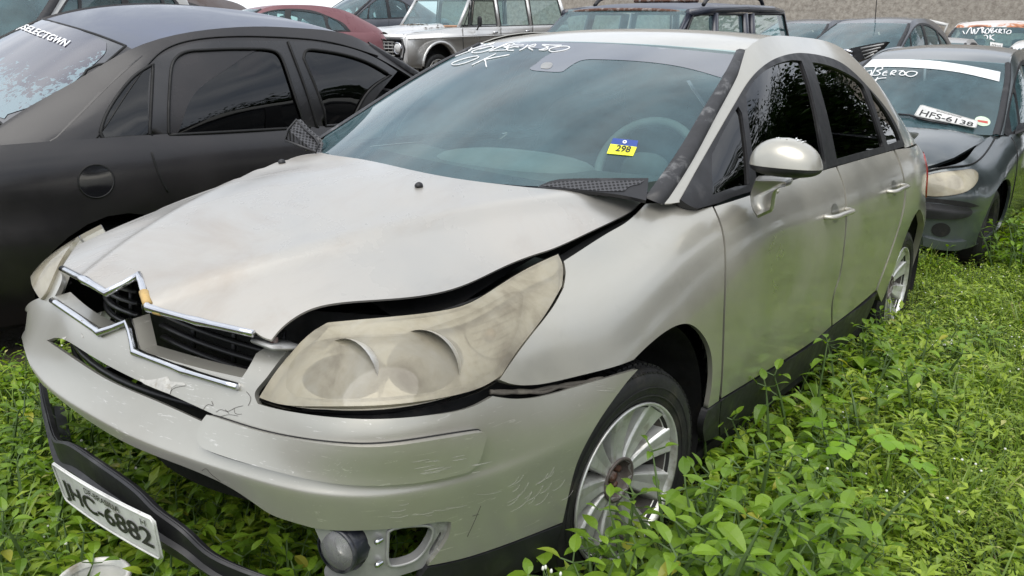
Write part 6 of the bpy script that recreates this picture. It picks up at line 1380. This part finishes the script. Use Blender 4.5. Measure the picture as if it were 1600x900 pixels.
# ------------------------------------------------------------------ plants one can point to
def plant(name, label, cat, LV, SV, lm, loc, rz=0, sc=1, extra=None):
    t_ = thing(name, label, cat, loc, rz); t_.scale = (sc,)*3
    mesh_obj('leaves', *LV, lm, t_); mesh_obj('stem', *SV, STEM, t_)
    if extra: mesh_obj('flowers', *extra, FLW, t_)
    return t_
rn = random.Random(5); LV = []; SV = []
for k in range(9):      # round-leaved legume
    a = k*.7+rn.uniform(-.2, .2); r_ = rn.uniform(.05, .15); h = .30-rn.uniform(0, .10); tip = np.array([r_*math.cos(a), r_*math.sin(a), h]); SV.append(tube(spl1([(0, 0, 0), tip*[.4, .4, .8], tip], 4), .002, 4))
    for j in range(3):
        for s_ in (-1, 1):
            b = tip+np.array([math.cos(a), math.sin(a), -.2])*(.012+.026*j); l_ = .036+.009*j
            LV.append(leaf(l_, l_*.75, rot(a+s_*(1.15-.3*j), .05, b), .1, .35, 5, 1))
gp = U(1318, 790, z=.0)
plant('round_leaf_plant', 'bright green plant with round paired leaflets rising from the weeds right of the wheel', 'plant', join(*LV), join(*SV), LEAF_R, (float(gp[0]), float(gp[1]), 0))
rn = random.Random(9); l_, s_ = broad_plant(rn, .47, .075, 7); gp = U(1262, 640, z=0)
plant('tall_weed', 'tall leafy weed standing against the rear door sill', 'weed', l_, s_, LEAF_B, (.98, .98, 0), 40)
for px_, py_, h, lab in ((772, 905, .27, 'thin flowering stalk in front of the bumper corner'), (842, 930, .22, 'short flowering stalk beside the front skirt')):
    rn = random.Random(px_); gp = U(px_, py_, y=-.80 if px_ < 800 else -.66); gp[2] = 0; top = np.array([.02, 0, .45]); S_l = [tube(spl1([(0, 0, .0), (.01, .01, .25), top], 5), .0016, 5)]; FL = []; LL = []
    for k in range(9):
        a = rn.uniform(0, 6.3); b = top*[1, 1, rn.uniform(.8, 1)]; e_ = b+np.array([math.cos(a)*.018, math.sin(a)*.018, .018]); S_l.append(tube([b, e_], .0007, 3)); FL.append(superell(tuple(e_), .0028, .0028, .0028, .003, .006, 6, 5, 1))
    for k in range(3): a = rn.uniform(0, 6); LL.append(leaf(.045, .018, rot(a, .5, (0, 0, .1+.1*k)), .2, .5, 4))
    plant('flowering_stalk', lab, 'flower', join(*LL), join(*S_l), LEAF_G, (float(gp[0]), float(gp[1]), 0), extra=join(*FL))
# ------------------------------------------------------------------ white bucket
bc = BKT; bkt = thing('plastic_bucket', 'dirty white plastic bucket in the weeds at the bottom left corner', 'bucket', (float(bc[0]), float(bc[1]), .03))
WP = simple('dirty_white_plastic', (.70, .69, .66), .4, vs=6, dirt=(.30, .24, .17), dsc=9, dpos=(.55, .7))
mesh_obj('bucket_body', *lathe([(.0, .005), (.055, .005), (.062, .16), (.066, .185), (.070, .187), (.071, .180), (.069, .176)], 40, 'z'), WP, bkt)
mesh_obj('bucket_rim', *lathe([(.060, .175), (.0615, .187), (.067, .190), (.072, .186), (.072, .178)], 40, 'z'), WP, bkt)
# ------------------------------------------------------------------ trees on the open side, mirrored in the doors and side windows
TLEAF = leafmat('tree_leaf', (.012, .03, .006), (.035, .07, .012), tr=.12)
def tree(name, label, x, y, h, r_, seed, palm=False):
    rn = random.Random(seed); t_ = thing(name, label, 'tree', (x, y, 0)); TM = simple('bark', (.10, .08, .06), .9, vs=3, bmp=.4) if 'bark' not in bpy.data.materials else bpy.data.materials['bark']
    if palm:
        mesh_obj('trunk', *tube(spl1([(0, 0, 0), (.2, .1, h*.5), (.1, 0, h)], 6), list(np.linspace(.22, .13, 13)), 10), TM, t_); V = []; F = []
        for k in range(18):
            a = k*2.4+rn.uniform(-.2, .2); el = rn.uniform(-.2, .9); 
            for j in range(26):
                t = (j+2)/28*2.6; px_ = t*math.cos(el)*math.cos(a); py_ = t*math.cos(el)*math.sin(a); pz = h+t*math.sin(el)-.22*t*t
                for s_ in (-1, 1):
                    b = len(V); d_ = np.array([math.cos(a+s_*1.1), math.sin(a+s_*1.1), -.5])*.75*math.sin(math.pi*(j+3)/31); p = np.array([px_, py_, pz]); V += [tuple(p), tuple(p+d_*.5+[0, 0, .03]), tuple(p+d_), tuple(p+d_*.5-[0, 0, .03])]; F.append((b, b+1, b+2, b+3))
        mesh_obj('crown', V, F, TLEAF, t_, smooth=False); return
    mesh_obj('trunk', *join(tube([(0, 0, 0), (.1, .1, h*.45), (0, 0, h*.8)], [.25, .18, .06], 8), *[tube([(0, 0, h*.35), (r_*.6*math.cos(a), r_*.6*math.sin(a), h*.65)], [.12, .03], 6) for a in (0, 1.3, 2.6, 3.9, 5.2)]), TM, t_)
    n = 11000; P = []; cl = [(rn.gauss(0, r_*.45), rn.gauss(0, r_*.45), h*.65+rn.gauss(0, h*.14)) for _ in range(34)]
    V = []; F = []
    for k in range(n):
        c = rn.choice(cl); p = np.array([c[0]+rn.gauss(0, r_*.2), c[1]+rn.gauss(0, r_*.2), c[2]+rn.gauss(0, r_*.16)]); a = rn.uniform(0, 6.3); u_ = np.array([math.cos(a), math.sin(a), rn.uniform(-.5, .5)])*.12; w_ = np.array([-math.sin(a), math.cos(a), rn.uniform(-.4, .4)])*.07; b = len(V); V += [tuple(p-u_), tuple(p+w_), tuple(p+u_), tuple(p-w_)]; F.append((b, b+1, b+2, b+3))
    mesh_obj('crown', V, F, TLEAF, t_, smooth=False)
for k, (x, y, h, r_) in enumerate(((10.5, 8, 5.6, 2.6), (7.5, 13.5, 6.2, 2.6), (8.5, 18.5, 8.5, 3.0), (12, 13, 7, 3.0), (12, 2, 5, 2.4), (4.6, 12.5, 4.6, 2.0), (5.2, 18, 6.5, 2.4))): tree('leafy_tree', ['leafy tree on the open side of the yard, nearest the front doors', 'lower leafy tree beside the open yard', 'broad leafy tree towards the far wall', 'tallest leafy tree by the far wall corner', 'small leafy tree standing nearest the camera', 'low leafy tree beside the white hatchback', 'slender leafy tree in front of the far wall corner'][k], x, y, h, r_, 30+k)
tree('palm_tree', 'palm tree beyond the open side of the yard', 8.0, 9.6, 5.0, 2, 77, palm=True)

pp = U(1478, 536, z=.16); ps = mesh_obj('paper_scrap', *grid_net(np.array([[(x, y, .004*math.sin(x*180+y*90)) for y in np.linspace(-.02, .02, 5)] for x in np.linspace(-.03, .03, 6)])), WHITE, None)
ps.location = tuple(float(v) for v in pp); ps.rotation_euler = (.2, -.3, .4); tag(ps, 'small crumpled white scrap lying on the green herbs right of the rear wheel', 'paper scrap')
